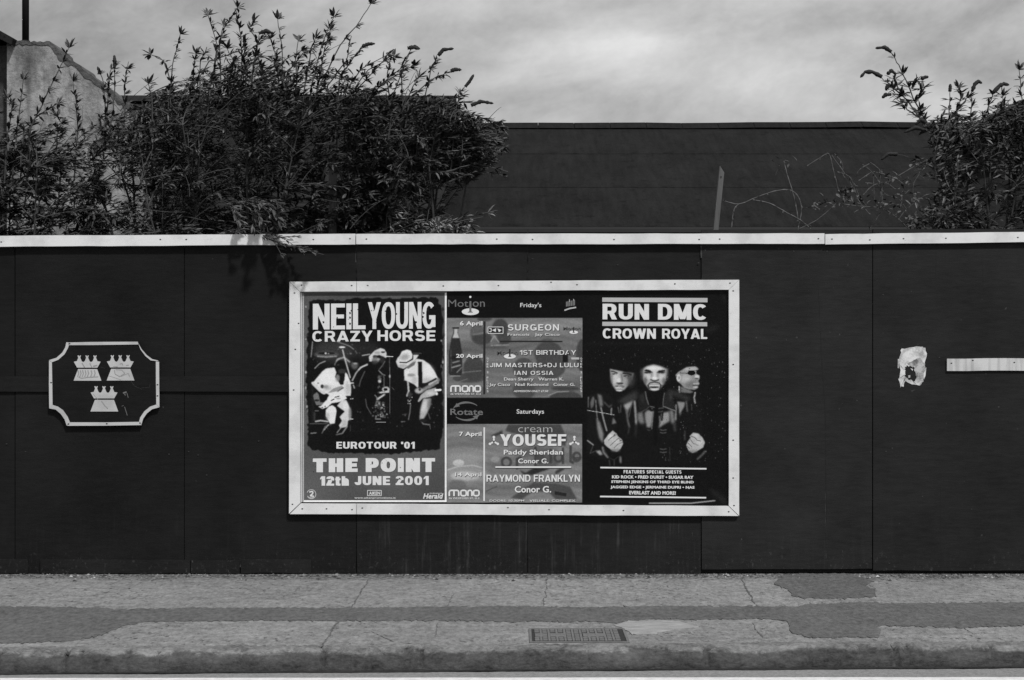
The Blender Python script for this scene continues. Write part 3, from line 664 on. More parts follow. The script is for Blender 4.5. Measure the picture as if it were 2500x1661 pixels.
    B.poly([(180, 1062), (230, 1050), (290, 980), (330, 920), (360, 880), (600, 880), (642, 930), (560, 980), (480, 1000), (400, 1010), (330, 1082), (250, 1102)], 226, 7); B.poly([(200, 870), (330, 870), (320, 960), (230, 975)], 16, 8); B.stroke([(445, 915), (520, 895)], 13, 28, 4); B.stroke([(390, 965), (435, 943)], 15, 22, 4); B.ell(500, 935, 40, 14, 150, 8, .8); B.stroke([(270, 1102), (330, 1084), (400, 1022), (520, 1006)], 20, 18, 6); B.ell(245, 1078, 16, 10, 90, 4); B.ell(290, 1060, 12, 12, 100, 4)
    B.poly([(300, 1120), (350, 1060), (405, 1040), (460, 1080), (476, 1130), (445, 1330), (370, 1342), (330, 1260), (300, 1210)], 224, 8); B.ell(330, 1220, 30, 60, 170, 16, .7); B.poly([(480, 1050), (560, 960), (630, 960), (690, 1100), (702, 1260), (655, 1290), (642, 1385), (530, 1402), (510, 1362), (560, 1290), (520, 1225), (600, 1140)], 208, 8); B.ell(688, 1180, 24, 110, 128, 12, .9); B.ell(620, 1050, 40, 60, 232, 20, .7); B.ell(600, 1330, 40, 60, 170, 20, .7); B.poly([(470, 1080), (600, 1138), (520, 1220), (455, 1300), (478, 1150)], 18, 6)
    B.stroke([(385, 1342), (290, 1380), (240, 1490)], 13, 120, 6); B.stroke([(350, 1345), (270, 1440)], 12, 200, 5); B.stroke([(640, 1380), (565, 1490), (470, 1512)], 20, 140, 7); B.stroke([(580, 1350), (480, 1480)], 12, 175, 6); B.stroke([(140, 1300), (220, 1285), (340, 1302)], 24, 186, 7); B.stroke([(50, 1335), (330, 1335)], 8, 110, 4); B.stroke([(60, 1490), (150, 1480)], 14, 160, 6); B.stroke([(130, 1130), (185, 1130)], 12, 120, 5); B.stroke([(120, 1160), (125, 1280)], 20, 95, 10, .7); B.stroke([(695, 940), (735, 938)], 13, 210, 4); B.stroke([(680, 1262), (735, 1260)], 12, 190, 4); B.stroke([(693, 1360), (693, 1450)], 13, 80, 6)
    # player in the middle: dark clothes, pale cap, seen side on
    Cc.poly([(180, 520), (340, 400), (480, 480), (560, 700), (420, 950), (300, 1250), (180, 1100)], 13, 16)
    Cc.stroke([(70, 650), (130, 530), (200, 440), (310, 390)], 22, 165, 8); Cc.stroke([(170, 480), (230, 430), (310, 398)], 13, 226, 5); Cc.stroke([(180, 740), (205, 640), (270, 500)], 15, 96, 8)
    Cc.poly([(335, 265), (430, 170), (520, 130), (582, 150), (616, 210), (612, 295), (560, 268), (500, 240), (420, 260), (385, 345), (340, 345)], 206, 7); Cc.ell(470, 205, 50, 22, 150, 10, .8); Cc.ell(560, 196, 34, 13, 36, 6); Cc.ell(430, 270, 34, 28, 60, 9); Cc.stroke([(230, 250), (350, 230)], 13, 215, 5); Cc.stroke([(610, 265), (715, 268)], 13, 215, 4); Cc.ell(445, 320, 62, 40, 128, 12); Cc.ell(500, 308, 36, 14, 168, 7); Cc.ell(548, 320, 40, 56, 42, 10); Cc.ell(430, 360, 50, 30, 60, 12, .8); Cc.stroke([(592, 340), (550, 410), (500, 470)], 11, 130, 5); Cc.stroke([(490, 485), (550, 550), (590, 565)], 13, 160, 5); Cc.ell(505, 660, 26, 28, 200, 6); Cc.ell(500, 600, 24, 40, 90, 10)
    Cc.ell(605, 790, 62, 45, 180, 6); Cc.ell(600, 790, 32, 22, 18, 4); Cc.stroke([(510, 840), (650, 828)], 26, 205, 6); Cc.stroke([(470, 945), (580, 872)], 34, 160, 6); Cc.stroke([(490, 935), (570, 880)], 8, 230, 3); Cc.stroke([(430, 880), (490, 952)], 14, 150, 5); Cc.poly([(450, 960), (525, 985), (480, 1065), (430, 1050)], 96, 8)
    for _ in range(90): Cc.ell(rr.gauss(515, 60), rr.uniform(1000, 1240), rr.uniform(6, 16), rr.uniform(6, 14), rr.choice([20, 60, 90, 140, 200]), 5, .85)
    for _ in range(24): Cc.ell(rr.uniform(470, 590), rr.uniform(560, 840), rr.uniform(6, 12), rr.uniform(6, 14), rr.choice([50, 90, 150]), 5, .8)
    Cc.stroke([(440, 1258), (520, 1262)], 15, 160, 5); Cc.stroke([(450, 1312), (600, 1312)], 12, 150, 4); Cc.stroke([(280, 940), (300, 1060), (370, 1180)], 11, 110, 5); Cc.stroke([(665, 280), (670, 1170)], 10, 92, 4); Cc.ell(667, 580, 13, 26, 190, 5); Cc.stroke([(578, 600), (578, 780)], 9, 120, 4); Cc.stroke([(700, 760), (735, 795)], 10, 80, 4)
    # player at right: brimmed hat, pale shirt with braces, head down
    Cc.poly([(895, 480), (1000, 400), (1090, 300), (1200, 320), (1300, 390), (1380, 500), (1440, 620), (1445, 690), (1300, 745), (1180, 705), (1110, 765), (1050, 705), (900, 642)], 214, 8)
    Cc.ell(1290, 500, 70, 110, 234, 35, .8, -25); Cc.ell(950, 540, 40, 70, 232, 20, .7); Cc.ell(1010, 562, 66, 24, 138, 10, .9); Cc.ell(1060, 640, 40, 60, 176, 18, .8); Cc.ell(1260, 650, 110, 40, 178, 22, .8); Cc.poly([(920, 440), (1010, 372), (1085, 338), (1060, 402), (960, 462)], 104, 7); Cc.poly([(1115, 350), (1180, 350), (1187, 700), (1125, 762)], 17, 5); Cc.poly([(1130, 690), (1280, 690), (1290, 735), (1150, 760)], 20, 7)
    Cc.poly([(765, 350), (790, 290), (832, 245), (828, 360), (930, 372), (1040, 305), (1040, 238), (1130, 240), (1070, 330), (960, 412), (890, 462), (800, 432)], 210, 6); Cc.poly([(830, 245), (860, 182), (940, 155), (1000, 170), (1030, 240), (1022, 300), (930, 360), (822, 350)], 224, 6); Cc.ell(905, 275, 72, 48, 156, 22, .9, -12); Cc.stroke([(825, 364), (930, 362), (1030, 312)], 14, 42, 4); Cc.ell(870, 415, 70, 28, 166, 12, .8); Cc.stroke([(1040, 216), (1170, 216)], 9, 96, 4)
    Cc.stroke([(1435, 640), (1350, 715), (1200, 800)], 62, 128, 10); Cc.stroke([(1420, 640), (1290, 720)], 14, 190, 6); Cc.stroke([(1200, 720), (1330, 660), (1400, 620)], 26, 24, 6); Cc.stroke([(1180, 850), (1280, 780)], 14, 60, 6); Cc.ell(1130, 810, 66, 46, 172, 12); Cc.ell(1145, 790, 20, 22, 60, 6); Cc.stroke([(955, 670), (968, 820), (942, 890)], 28, 190, 7); Cc.ell(985, 880, 30, 50, 60, 10)
    Cc.poly([(1160, 880), (1250, 805), (1400, 760), (1432, 862), (1300, 912), (1190, 932), (1130, 992), (1110, 980)], 172, 8); Cc.ell(1320, 850, 70, 30, 206, 16, .8); Cc.stroke([(1400, 802), (1475, 798)], 34, 232, 4); Cc.ell(1415, 862, 18, 22, 226, 5)
    Cc.poly([(1200, 935), (1322, 932), (1312, 1040), (1262, 1170), (1205, 1262), (1140, 1262), (1150, 1130)], 172, 12); Cc.ell(1215, 1060, 38, 100, 212, 20, .8, 12); Cc.ell(1295, 1010, 26, 90, 110, 16, .8, 10); Cc.stroke([(1150, 1270), (1200, 1340), (1300, 1352)], 18, 120, 7); Cc.ell(1200, 1285, 60, 26, 30, 8); Cc.stroke([(1280, 1170), (1310, 1260)], 15, 84, 7); Cc.stroke([(1300, 1340), (1315, 1420)], 10, 90, 4)
    Cc.stroke([(1000, 1020), (988, 1150), (965, 1270)], 15, 120, 5)
    for _ in range(16): Cc.ell(rr.gauss(985, 22), rr.uniform(900, 1030), 10, 9, rr.choice([40, 90, 160]), 4, .9)
    Cc.stroke([(850, 1305), (910, 1300)], 12, 140, 6); Cc.stroke([(870, 1190), (940, 1182)], 9, 110, 5)
    c.stroke([(240, 1050), (980, 1040)], 30, 14, 12)
    for _ in range(30): c.ell(rr.choice([rr.uniform(118, 140), rr.uniform(1020, 1040)]), rr.uniform(170, 900), rr.uniform(2, 7), rr.uniform(3, 14), rr.choice([20, 60, 190]), 2, .8)
    c.build(m1, LY, p1)
c1()
def t1(s, x0, x1, y0, y1, bold, **k):
    a = m1(x0, y0); b = m1(x1, y1); text(line('lettering', p1, 'ink_white'), s, a[0], b[0], a[1], b[1], bold, LY-.0008, **k)
def b1_(s, x0, x1, y0, y1, sx, sy, gap=.1, drop=0):
    a = m1(x0, y0); b = m1(x1, y1); mb = line('lettering', p1, 'ink_white', 'ink_dark'); block(mb, s, a[0], b[0], a[1], b[1], sx, sy, LY-.0006, gap, drop); return mb
def scuff(mb, n, x0, x1, y0, y1):
    for _ in range(n):      # scuffs in the big lettering, printed black
        a = m1(random.uniform(x0, x1), random.uniform(y0, y1)); r_ = random.uniform(.5, 1.7); flat(mb, ellipse(a[0], a[1], r_, r_*random.uniform(.4, 1.6), 6), LY-.0014, 1)
def stain(mb, spots):
    for x, y in spots:
        a = m1(x, y); flat(mb, [(a[0]-2.4, a[1]-3), (a[0]+1.8, a[1]-2), (a[0]+2.2, a[1]+1), (a[0]-1, a[1]+3)], LY-.0015, 1)
mb = b1_('NEIL', 175, 522, 168, 338, .25, .15, .07, -1); scuff(mb, 9, 180, 515, 175, 330); stain(mb, ((245, 290), (420, 230), (420, 260), (420, 300)))
mb = b1_('YOUNG', 537, 982, 158, 334, .25, .15, .06, -1); scuff(mb, 10, 545, 975, 165, 325); stain(mb, ((855, 290), (905, 230), (900, 255), (930, 210)))
mb = b1_('CRAZY', 172, 568, 348, 418, .22, .19, .12, -1); scuff(mb, 4, 180, 560, 355, 410)
mb = b1_('HORSE', 600, 982, 343, 413, .22, .19, .12); scuff(mb, 4, 610, 975, 350, 408)
b1_("EUROTOUR '01", 330, 846, 1077, 1122, .26, .19, .13)
mb = b1_('THE', 175, 470, 1187, 1278, .36, .25, .12, -1); scuff(mb, 4, 180, 465, 1190, 1275)
mb = b1_('POINT', 523, 980, 1184, 1276, .34, .25, .11); scuff(mb, 4, 530, 975, 1190, 1270)
b1_('12th', 222, 412, 1304, 1366, .32, .22, .10); b1_('JUNE', 450, 684, 1303, 1362, .30, .21, .12); b1_('2001', 720, 938, 1302, 1362, .26, .21, .12)
t1('www.aikenpromotions.ie', 448, 720, 1440, 1455, .01); t1('Herald', 905, 1030, 1417, 1452, .03, shear=.25); t1('EVENING', 945, 1025, 1413, 1421, .01)
a, b = m1(535, 1397), m1(626, 1432)
fstroke(line('box_rule', p1, 'ink_white'), [(a[0], a[1]), (b[0], a[1]), (b[0], b[1]), (a[0], b[1]), (a[0], a[1])], 1.4, LY-.0008); t1('AIKEN', 545, 618, 1405, 1426, .03)
cx, cy = m1(165, 1422); mb = line('round_logo', p1, 'ink_light', 'ink_white')
fstroke(mb, ellipse(cx, cy, 11, 11, 24, 200, 500), 2.0, LY-.0008); fstroke(mb, [(cx-5, cy-5), (cx+3, cy-7), (cx+4, cy-2), (cx-3, cy+4), (cx+6, cy+5)], 3.2, LY-.0012, 1); fstroke(mb, ellipse(cx-1, cy+4, 8, 5, 12, 20, 180), 2.5, LY-.0008)

# ---- club night poster, middle
p2 = thing('poster', P(1257, 1226)+Vector((0, -.01, 0)), 'black and grey club night poster listing dates in April, between the two other posters', 'poster', 'posters in the white frame')
m2 = lambda x, y: (1080+x*.1977, 690+y*.1977)
m3 = lambda x, y: (1080+x*.185, 960+y*.185)
def z3(x, y):      # lower half's reading scale brought to the canvas's
    a = m3(x, y); return ((a[0]-1080)/.1977, (a[1]-690)/.1977)
def c2():
    c = Canvas(58, 98, 1738, 2714, 8, 14)
    rr = random.Random(9)
    c.rect(58, 437, 1735, 1422, 112); 
    def tex(y0, y1, amp):
        m = (c.Y > y0) & (c.Y < y1) & (c.X < 1735)
        c.a += m*(np.sin(c.Y*.021+c.X*.002)*amp+np.sin(c.Y*.07+np.sin(c.X*.006)*3)*amp*.6)
    sv = c.a.copy()
    c.rect(58, 437, 1735, 650, 124, 40); c.rect(58, 780, 1735, 900, 92, 40, .8); c.rect(58, 1150, 1735, 1420, 102, 30, .8); tex(437, 1422, 7)
    for (x, y, rx, ry, v) in ((430, 620, 90, 110, 88), (715, 560, 100, 110, 60), (490, 690, 125, 80, 62), (760, 690, 90, 80, 66), (1310, 880, 175, 150, 66), (1330, 1040, 190, 150, 70), (1720, 900, 70, 200, 62), (1290, 720, 70, 30, 80), (1000, 1060, 130, 130, 72), (390, 1060, 130, 150, 60), (330, 1180, 200, 60, 66), (1010, 1330, 140, 110, 72), (1520, 1420, 200, 80, 62), (1520, 1310, 180, 25, 60), (520, 455, 90, 24, 66), (640, 800, 180, 16, 78)):
        c.ell(x, y, rx, ry, v, 10, .9)
    c.ell(490, 625, 120, 12, 150, 8, .7, -10); c.stroke([(600, 730), (640, 660), (700, 740)], 10, 160, 5); c.stroke([(1310, 1395), (1420, 1350), (1560, 1345)], 8, 170, 5); c.stroke([(600, 780), (820, 770)], 10, 150, 6); c.rect(1480, 890, 1550, 985, 26, 6); c.stroke([(80, 930), (130, 900), (200, 905)], 10, 150, 4)
    # bottle
    c.poly([(140, 570), (195, 570), (195, 630), (215, 690), (245, 860), (245, 1120), (225, 1150), (100, 1150), (80, 1120), (78, 900), (110, 700), (135, 630)], 44, 6); c.poly([(145, 575), (190, 575), (188, 620), (210, 685), (125, 685), (145, 630)], 185, 6); c.rect(125, 552, 210, 570, 30, 3); c.stroke([(100, 1155), (220, 1155)], 9, 170, 4); c.stroke([(105, 830), (115, 1100)], 9, 90, 5)
    c.stroke([(130, 990), (210, 970)], 16, 140, 5); c.stroke([(120, 1050), (225, 1020)], 16, 150, 5); c.stroke([(240, 1050), (180, 1110)], 10, 140, 5); c.stroke([(250, 1110), (480, 1090)], 7, 140, 5); c.stroke([(190, 1230), (310, 1190)], 6, 130, 5); c.ell(150, 930, 50, 20, 30, 8)
    up = c.a.copy(); mk = (c.Y > 437) & (c.Y < 1422) & (c.X < 1735); c.a = np.where(mk, up, sv)
    x0, y0 = z3(62, 408); x1, y1 = z3(1843, 1442)
    c.rect(58, y0, x1, y1, 116); sv = c.a.copy()
    tex(y0, y1, 8)
    def e3(x, y, rx, ry, v, b=10, al=.9, rot=0): a = z3(x, y); c.ell(a[0], a[1], rx*.936, ry*.936, v, b, al, rot)
    def s3(pts, w, v, b=6, al=.9): c.stroke([z3(*p) for p in pts], w*.936, v, b, al)
    def g3(pts, v, b=8, al=.9): c.poly([z3(*p) for p in pts], v, b, al)
    g3([(70, 740), (540, 760), (540, 1000), (70, 1000)], 150, 60, .8); e3(215, 920, 75, 45, 196, 6); e3(300, 1060, 300, 110, 150, 30, .8); e3(300, 1090, 190, 60, 185, 14, .8); e3(200, 1220, 120, 80, 96, 14, .7); s3([(70, 1010), (200, 970), (400, 950), (520, 980)], 12, 190)
    g3([(830, 495), (870, 410), (1560, 410), (1640, 600), (1620, 700), (1450, 620), (900, 520)], 62); g3([(640, 560), (790, 490), (800, 540), (680, 570)], 50); e3(700, 870, 60, 40, 160, 10, .6); e3(1230, 770, 300, 70, 84, 30, .8); e3(1380, 900, 160, 90, 80, 20, .8)
    for x in (845,): e3(x, 910, 75, 75, 62, 4); e3(x, 910, 42, 45, 120, 4)
    s3([(985, 990), (985, 870), (1030, 850)], 36, 60, 4); s3([(1230, 1000), (1230, 720)], 36, 58, 4); e3(1290, 860, 60, 75, 70, 4); s3([(1430, 910), (1430, 750)], 34, 60, 4); e3(1530, 850, 62, 66, 62, 4); e3(1530, 850, 34, 38, 108, 4); s3([(1590, 920), (1590, 730)], 30, 60, 4); s3([(1690, 700), (1690, 900), (1720, 915)], 34, 62, 4); e3(1770, 840, 62, 72, 62, 4); e3(1775, 830, 30, 30, 112, 4); s3([(1730, 850), (1830, 850)], 14, 62, 3)
    g3([(1080, 1060), (1250, 960), (1420, 990), (1380, 1010), (1180, 1080)], 34); g3([(1020, 1010), (1120, 1060), (1080, 1090)], 44); g3([(1480, 1040), (1560, 980), (1620, 1000), (1500, 1070)], 50)
    g3([(900, 1380), (1200, 1180), (1500, 1190), (1680, 1230), (1780, 1400), (1500, 1400), (1400, 1300), (1200, 1290), (1050, 1400)], 66); e3(1350, 1250, 280, 40, 74, 12, .7); g3([(1480, 1290), (1640, 1320), (1630, 1360), (1480, 1335)], 34, 3); s3([(580, 1290), (720, 1230)], 9, 60); s3([(580, 1140), (800, 1200)], 8, 140); e3(620, 1110, 40, 20, 80, 10)
    nw = c.a.copy(); mk = (c.Y > y0) & (c.Y < y1) & (c.X < x1); c.a = np.where(mk, nw, sv)
    for _ in range(60): c.ell(rr.uniform(60, 1735), rr.choice([rr.uniform(100, 430), rr.uniform(1425, 1760)]), rr.uniform(3, 9), rr.uniform(2, 4), 30, 3, .7)
    c.build(m2, LY+.0002, p2)
c2()
def t2(mp, s, x0, x1, y0, y1, bold=.02, ink='ink_white', shadow=True, **k):
    a = mp(x0, y0); b = mp(x1, y1); mb = line('lettering', p2, ink, 'ink_dark')
    if shadow: text(mb, s, a[0]+1.0, b[0]+1.0, a[1]+1.3, b[1]+1.3, bold+.012, LY-.0005, slot=1, **k)
    text(mb, s, a[0], b[0], a[1], b[1], bold, LY-.0011, **k)
def b2_(mp, s, x0, x1, y0, y1, sx, sy, gap=.12, ink='ink_white'):
    a = mp(x0, y0); b = mp(x1, y1); mb = line('lettering', p2, ink, 'ink_dark')
    block(mb, s, a[0]+1.1, b[0]+1.1, a[1]+1.4, b[1]+1.4, sx*1.06, sy*1.06, LY-.0004, gap, slot=1); block(mb, s, a[0], b[0], a[1], b[1], sx, sy, LY-.0012, gap)
def shape(name, ink, pts, ly=.0011): flat(line(name, p2, ink), pts, LY-ly)
t2(m2, 'Mot', 72, 322, 214, 302, .0, 'ink_grey', False); t2(m2, 'on', 375, 525, 236, 302, .0, 'ink_grey', False)
def motion_logo(mp, x, y, s, stem):
    a = mp(x, y); r_ = s*.1977; mb = line('disc_logo', p2, 'ink_white', stem)
    flat(mb, ellipse(a[0], a[1], 106*r_, 42*r_), LY-.0011)
    flat(mb, [(a[0]-2.2*s, a[1]-130*r_), (a[0]+2.2*s, a[1]-130*r_), (a[0]+2.6*s, a[1]-6*r_), (a[0]+7*s, a[1]+10*r_), (a[0]-7*s, a[1]+10*r_), (a[0]-2.6*s, a[1]-6*r_)], LY-.0017, 1)
    return mb
mb = motion_logo(m2, 347, 362, 1, 'ink_grey'); a = m2(346, 180); flat(mb, ellipse(a[0], a[1], 2.6, 2.6), LY-.0011)
motion_logo(m2, 833, 912, .7, 'ink_dark'); motion_logo(m2, 1620, 615, .5, 'ink_dark')
t2(m2, 'Motion', 672, 930, 832, 892, .0, 'ink_grey', True); t2(m2, 'Motion', 1490, 1705, 545, 585, .0, 'ink_grey', True)
t2(m2, "Friday's", 962, 1222, 252, 322, .005, 'ink_white', False)
mb = line('slanted_logo', p2, 'ink_grey', 'ink_light')
for i, (x, hh) in enumerate(((1525, 60), (1553, 62), (1582, 64), (1612, 66))):
    flat(mb, [m2(x, 240-i*6), m2(x+24, 234-i*6), m2(x+24, 234-i*6+hh), m2(x, 240-i*6+hh)], LY-.0011)
fstroke(mb, [m2(1568, 240), m2(1568, 210)], 1.6, LY-.0014, 1); fstroke(mb, [m2(1620, 225), m2(1620, 205)], 1.6, LY-.0014, 1); fstroke(mb, [m2(1506, 345), m2(1570, 322), m2(1650, 308)], 3.4, LY-.0014, 1)
t2(m2, '6 April', 218, 496, 476, 548, .028); t2(m2, '20 April', 170, 496, 882, 944, .028)
shape('rule_line', 'ink_dark', [m2(508, 480), m2(535, 480), m2(530, 1378), m2(506, 1378)], .0006)
mb = line('boxed_logo', p2, 'ink_white', 'ink_dark')
flat(mb, [m2(560, 546), m2(754, 546), m2(754, 634), m2(560, 634)], LY-.0007, 1); fstroke(mb, [m2(564, 550), m2(750, 550), m2(750, 630), m2(564, 630), m2(564, 550)], 1.5, LY-.0012)
flat(mb, [m2(615, 590), m2(665, 565), m2(660, 612)], LY-.0013); flat(mb, [m2(680, 568), m2(730, 588), m2(700, 615)], LY-.0013); fstroke(mb, [m2(580, 570), m2(605, 570), m2(602, 610), m2(578, 606)], 1.8, LY-.0013)
b2_(m2, 'SURGEON', 808, 1440, 517, 594, .2, .17, .2); t2(m2, 'Francois   Jay Cisco', 805, 1447, 626, 668, .012)
shape('rule_line', 'ink_dark', [m2(708, 718), m2(1482, 720), m2(1482, 736), m2(708, 735)], .0006)
mb = None
b2_(m2, '1ST BIRTHDAY', 955, 1650, 836, 892, .17, .15, .14); b2_(m2, 'JIM MASTERS+DJ LULU', 588, 1680, 993, 1046, .17, .15, .17); b2_(m2, 'IAN OSSIA', 890, 1370, 1091, 1141, .17, .15, .22)
t2(m2, 'Dean Sherry   Warren K.', 762, 1500, 1173, 1222, .012); t2(m2, 'Jay Cisco   Niall Redmond   Conor G.', 580, 1635, 1240, 1288, .012); t2(m2, 'ADMISSION ONLY £7.50', 882, 1305, 1328, 1353, .02, shear=.25, shadow=False)
fstroke(line('tab', p2, 'ink_light'), [m2(1590, 938), m2(1688, 938)], 5, LY-.0011)
for xx in (548, 1702):
    mb = line('lettering', p2, 'ink_white')
    for i, chh in enumerate('OVER 2 FLOORS'):
        if chh != ' ':
            y = 928+i*33.5; a = m2(xx, y); b = m2(xx+22, y+24); text(mb, chh, a[0], b[0], a[1], b[1], .01, LY-.0011)
def mono(mp, x0, x1, y0, y1):
    """rounded single-width club lettering: m o n o"""
    w = (x1-x0); st = 4.2; mb = line('lettering', p2, 'ink_white', 'ink_dark')
    def pt(fx, fy): return mp(x0+w*fx, y0+(y1-y0)*fy)
    for dx, dy, sl_, ly, ww in ((.004, .02, 1, LY-.0003, st+1.4), (0, 0, 0, LY-.0012, st)):
        def run(p): fstroke(mb, [pt(a+dx, b+dy) for a, b in p], ww, ly, sl_)
        run([(.02, 1), (.02, .25), (.06, .06), (.30, .06), (.33, .25), (.33, 1)]); run([(.175, .06), (.175, 1)])
        for o in (.40, .82):
            run([(o, .2), (o+.04, .06), (o+.14, .06), (o+.18, .2), (o+.18, .8), (o+.14, .94), (o+.04, .94), (o, .8), (o, .2)])
        run([(.635, 1), (.635, .2), (.67, .06), (.73, .06), (.765, .2), (.765, 1)])
mono(m2, 100, 470, 1272, 1350); t2(m2, '26 WEXFORD ST. D.2', 100, 476, 1364, 1386, .015, 'ink_white', False)
t2(m3, 'Rotate', 106, 537, 205, 288, .016, 'ink_grey', False)
mb = line('arrow_loop', p2, 'ink_grey')
for a0, a1, cy_, ry in ((200, 320, 240, 118), (20, 140, 235, 120)):
    e = [m3(x, y) for x, y in ellipse(320, cy_, 182, ry, 18, a0, a1)]
    for i in range(len(e)-1): fstroke(mb, [e[i], e[i+1]], 1.6+3.6*(1-abs(i-8)/9), LY-.0010)
flat(mb, [m3(155, 190), m3(190, 130), m3(235, 172)], LY-.0014); flat(mb, [m3(478, 285), m3(460, 345), m3(400, 305)], LY-.0014)
t2(m3, 'Saturdays', 980, 1340, 212, 288, .005, 'ink_white', False); t2(m3, '7 April', 222, 518, 508, 582, .028); t2(m3, '14 April', 168, 517, 1044, 1112, .02)
shape('rule_line', 'ink_white', [m3(543, 450), m3(563, 450), m3(561, 1420), m3(541, 1420)], .0010)
t2(m3, 'cream', 1000, 1450, 450, 515, -.012, 'ink_light', False); b2_(m3, 'YOUSEF', 762, 1635, 541, 695, .27, .19, .1); t2(m3, 'Paddy Sheridan', 810, 1590, 745, 828, .022); t2(m3, 'Conor G.', 1000, 1398, 860, 925, .022)
for px_, py_ in ((680, 638), (1740, 638)):
    mb = line('propeller_logo', p2, 'ink_white', 'ink_dark')
    for an in (-90, 30, 150):
        a = m3(px_, py_); dx, dy = math.cos(R(an)), math.sin(R(an))
        fstroke(mb, [(a[0]+dx*2, a[1]+dy*2), (a[0]+dx*12, a[1]+dy*12)], 3.4, LY-.0011); flat(mb, ellipse(a[0]+dx*11, a[1]+dy*11, 3.2, 3.2, 12), LY-.0011); flat(mb, ellipse(a[0]+dx*5, a[1]+dy*5, 2.4, 2.4, 10), LY-.0011)
    flat(mb, ellipse(a[0], a[1], 1.5, 1.5, 8), LY-.0020, 1)
mb = line('rule_line', p2, 'ink_white', 'ink_dark'); flat(mb, [m3(703, 974), m3(1702, 974), m3(1702, 994), m3(703, 994)], LY-.0003, 1); flat(mb, [m3(700, 964), m3(1698, 964), m3(1698, 984), m3(700, 984)], LY-.0012)
b2_(m3, 'RAYMOND FRANKLYN', 582, 1815, 1074, 1166, .21, .16, .09); t2(m3, 'Conor G.', 955, 1435, 1222, 1310, .025)
mono(m3, 85, 485, 1276, 1356); t2(m3, '26 WEXFORD ST. D.2', 85, 490, 1372, 1394, .015, 'ink_white', False); t2(m3, 'DOORS: 10.30PM', 625, 1080, 1402, 1430, .012); t2(m3, 'VISUALS: COMPLEX', 1150, 1755, 1402, 1432, .012)

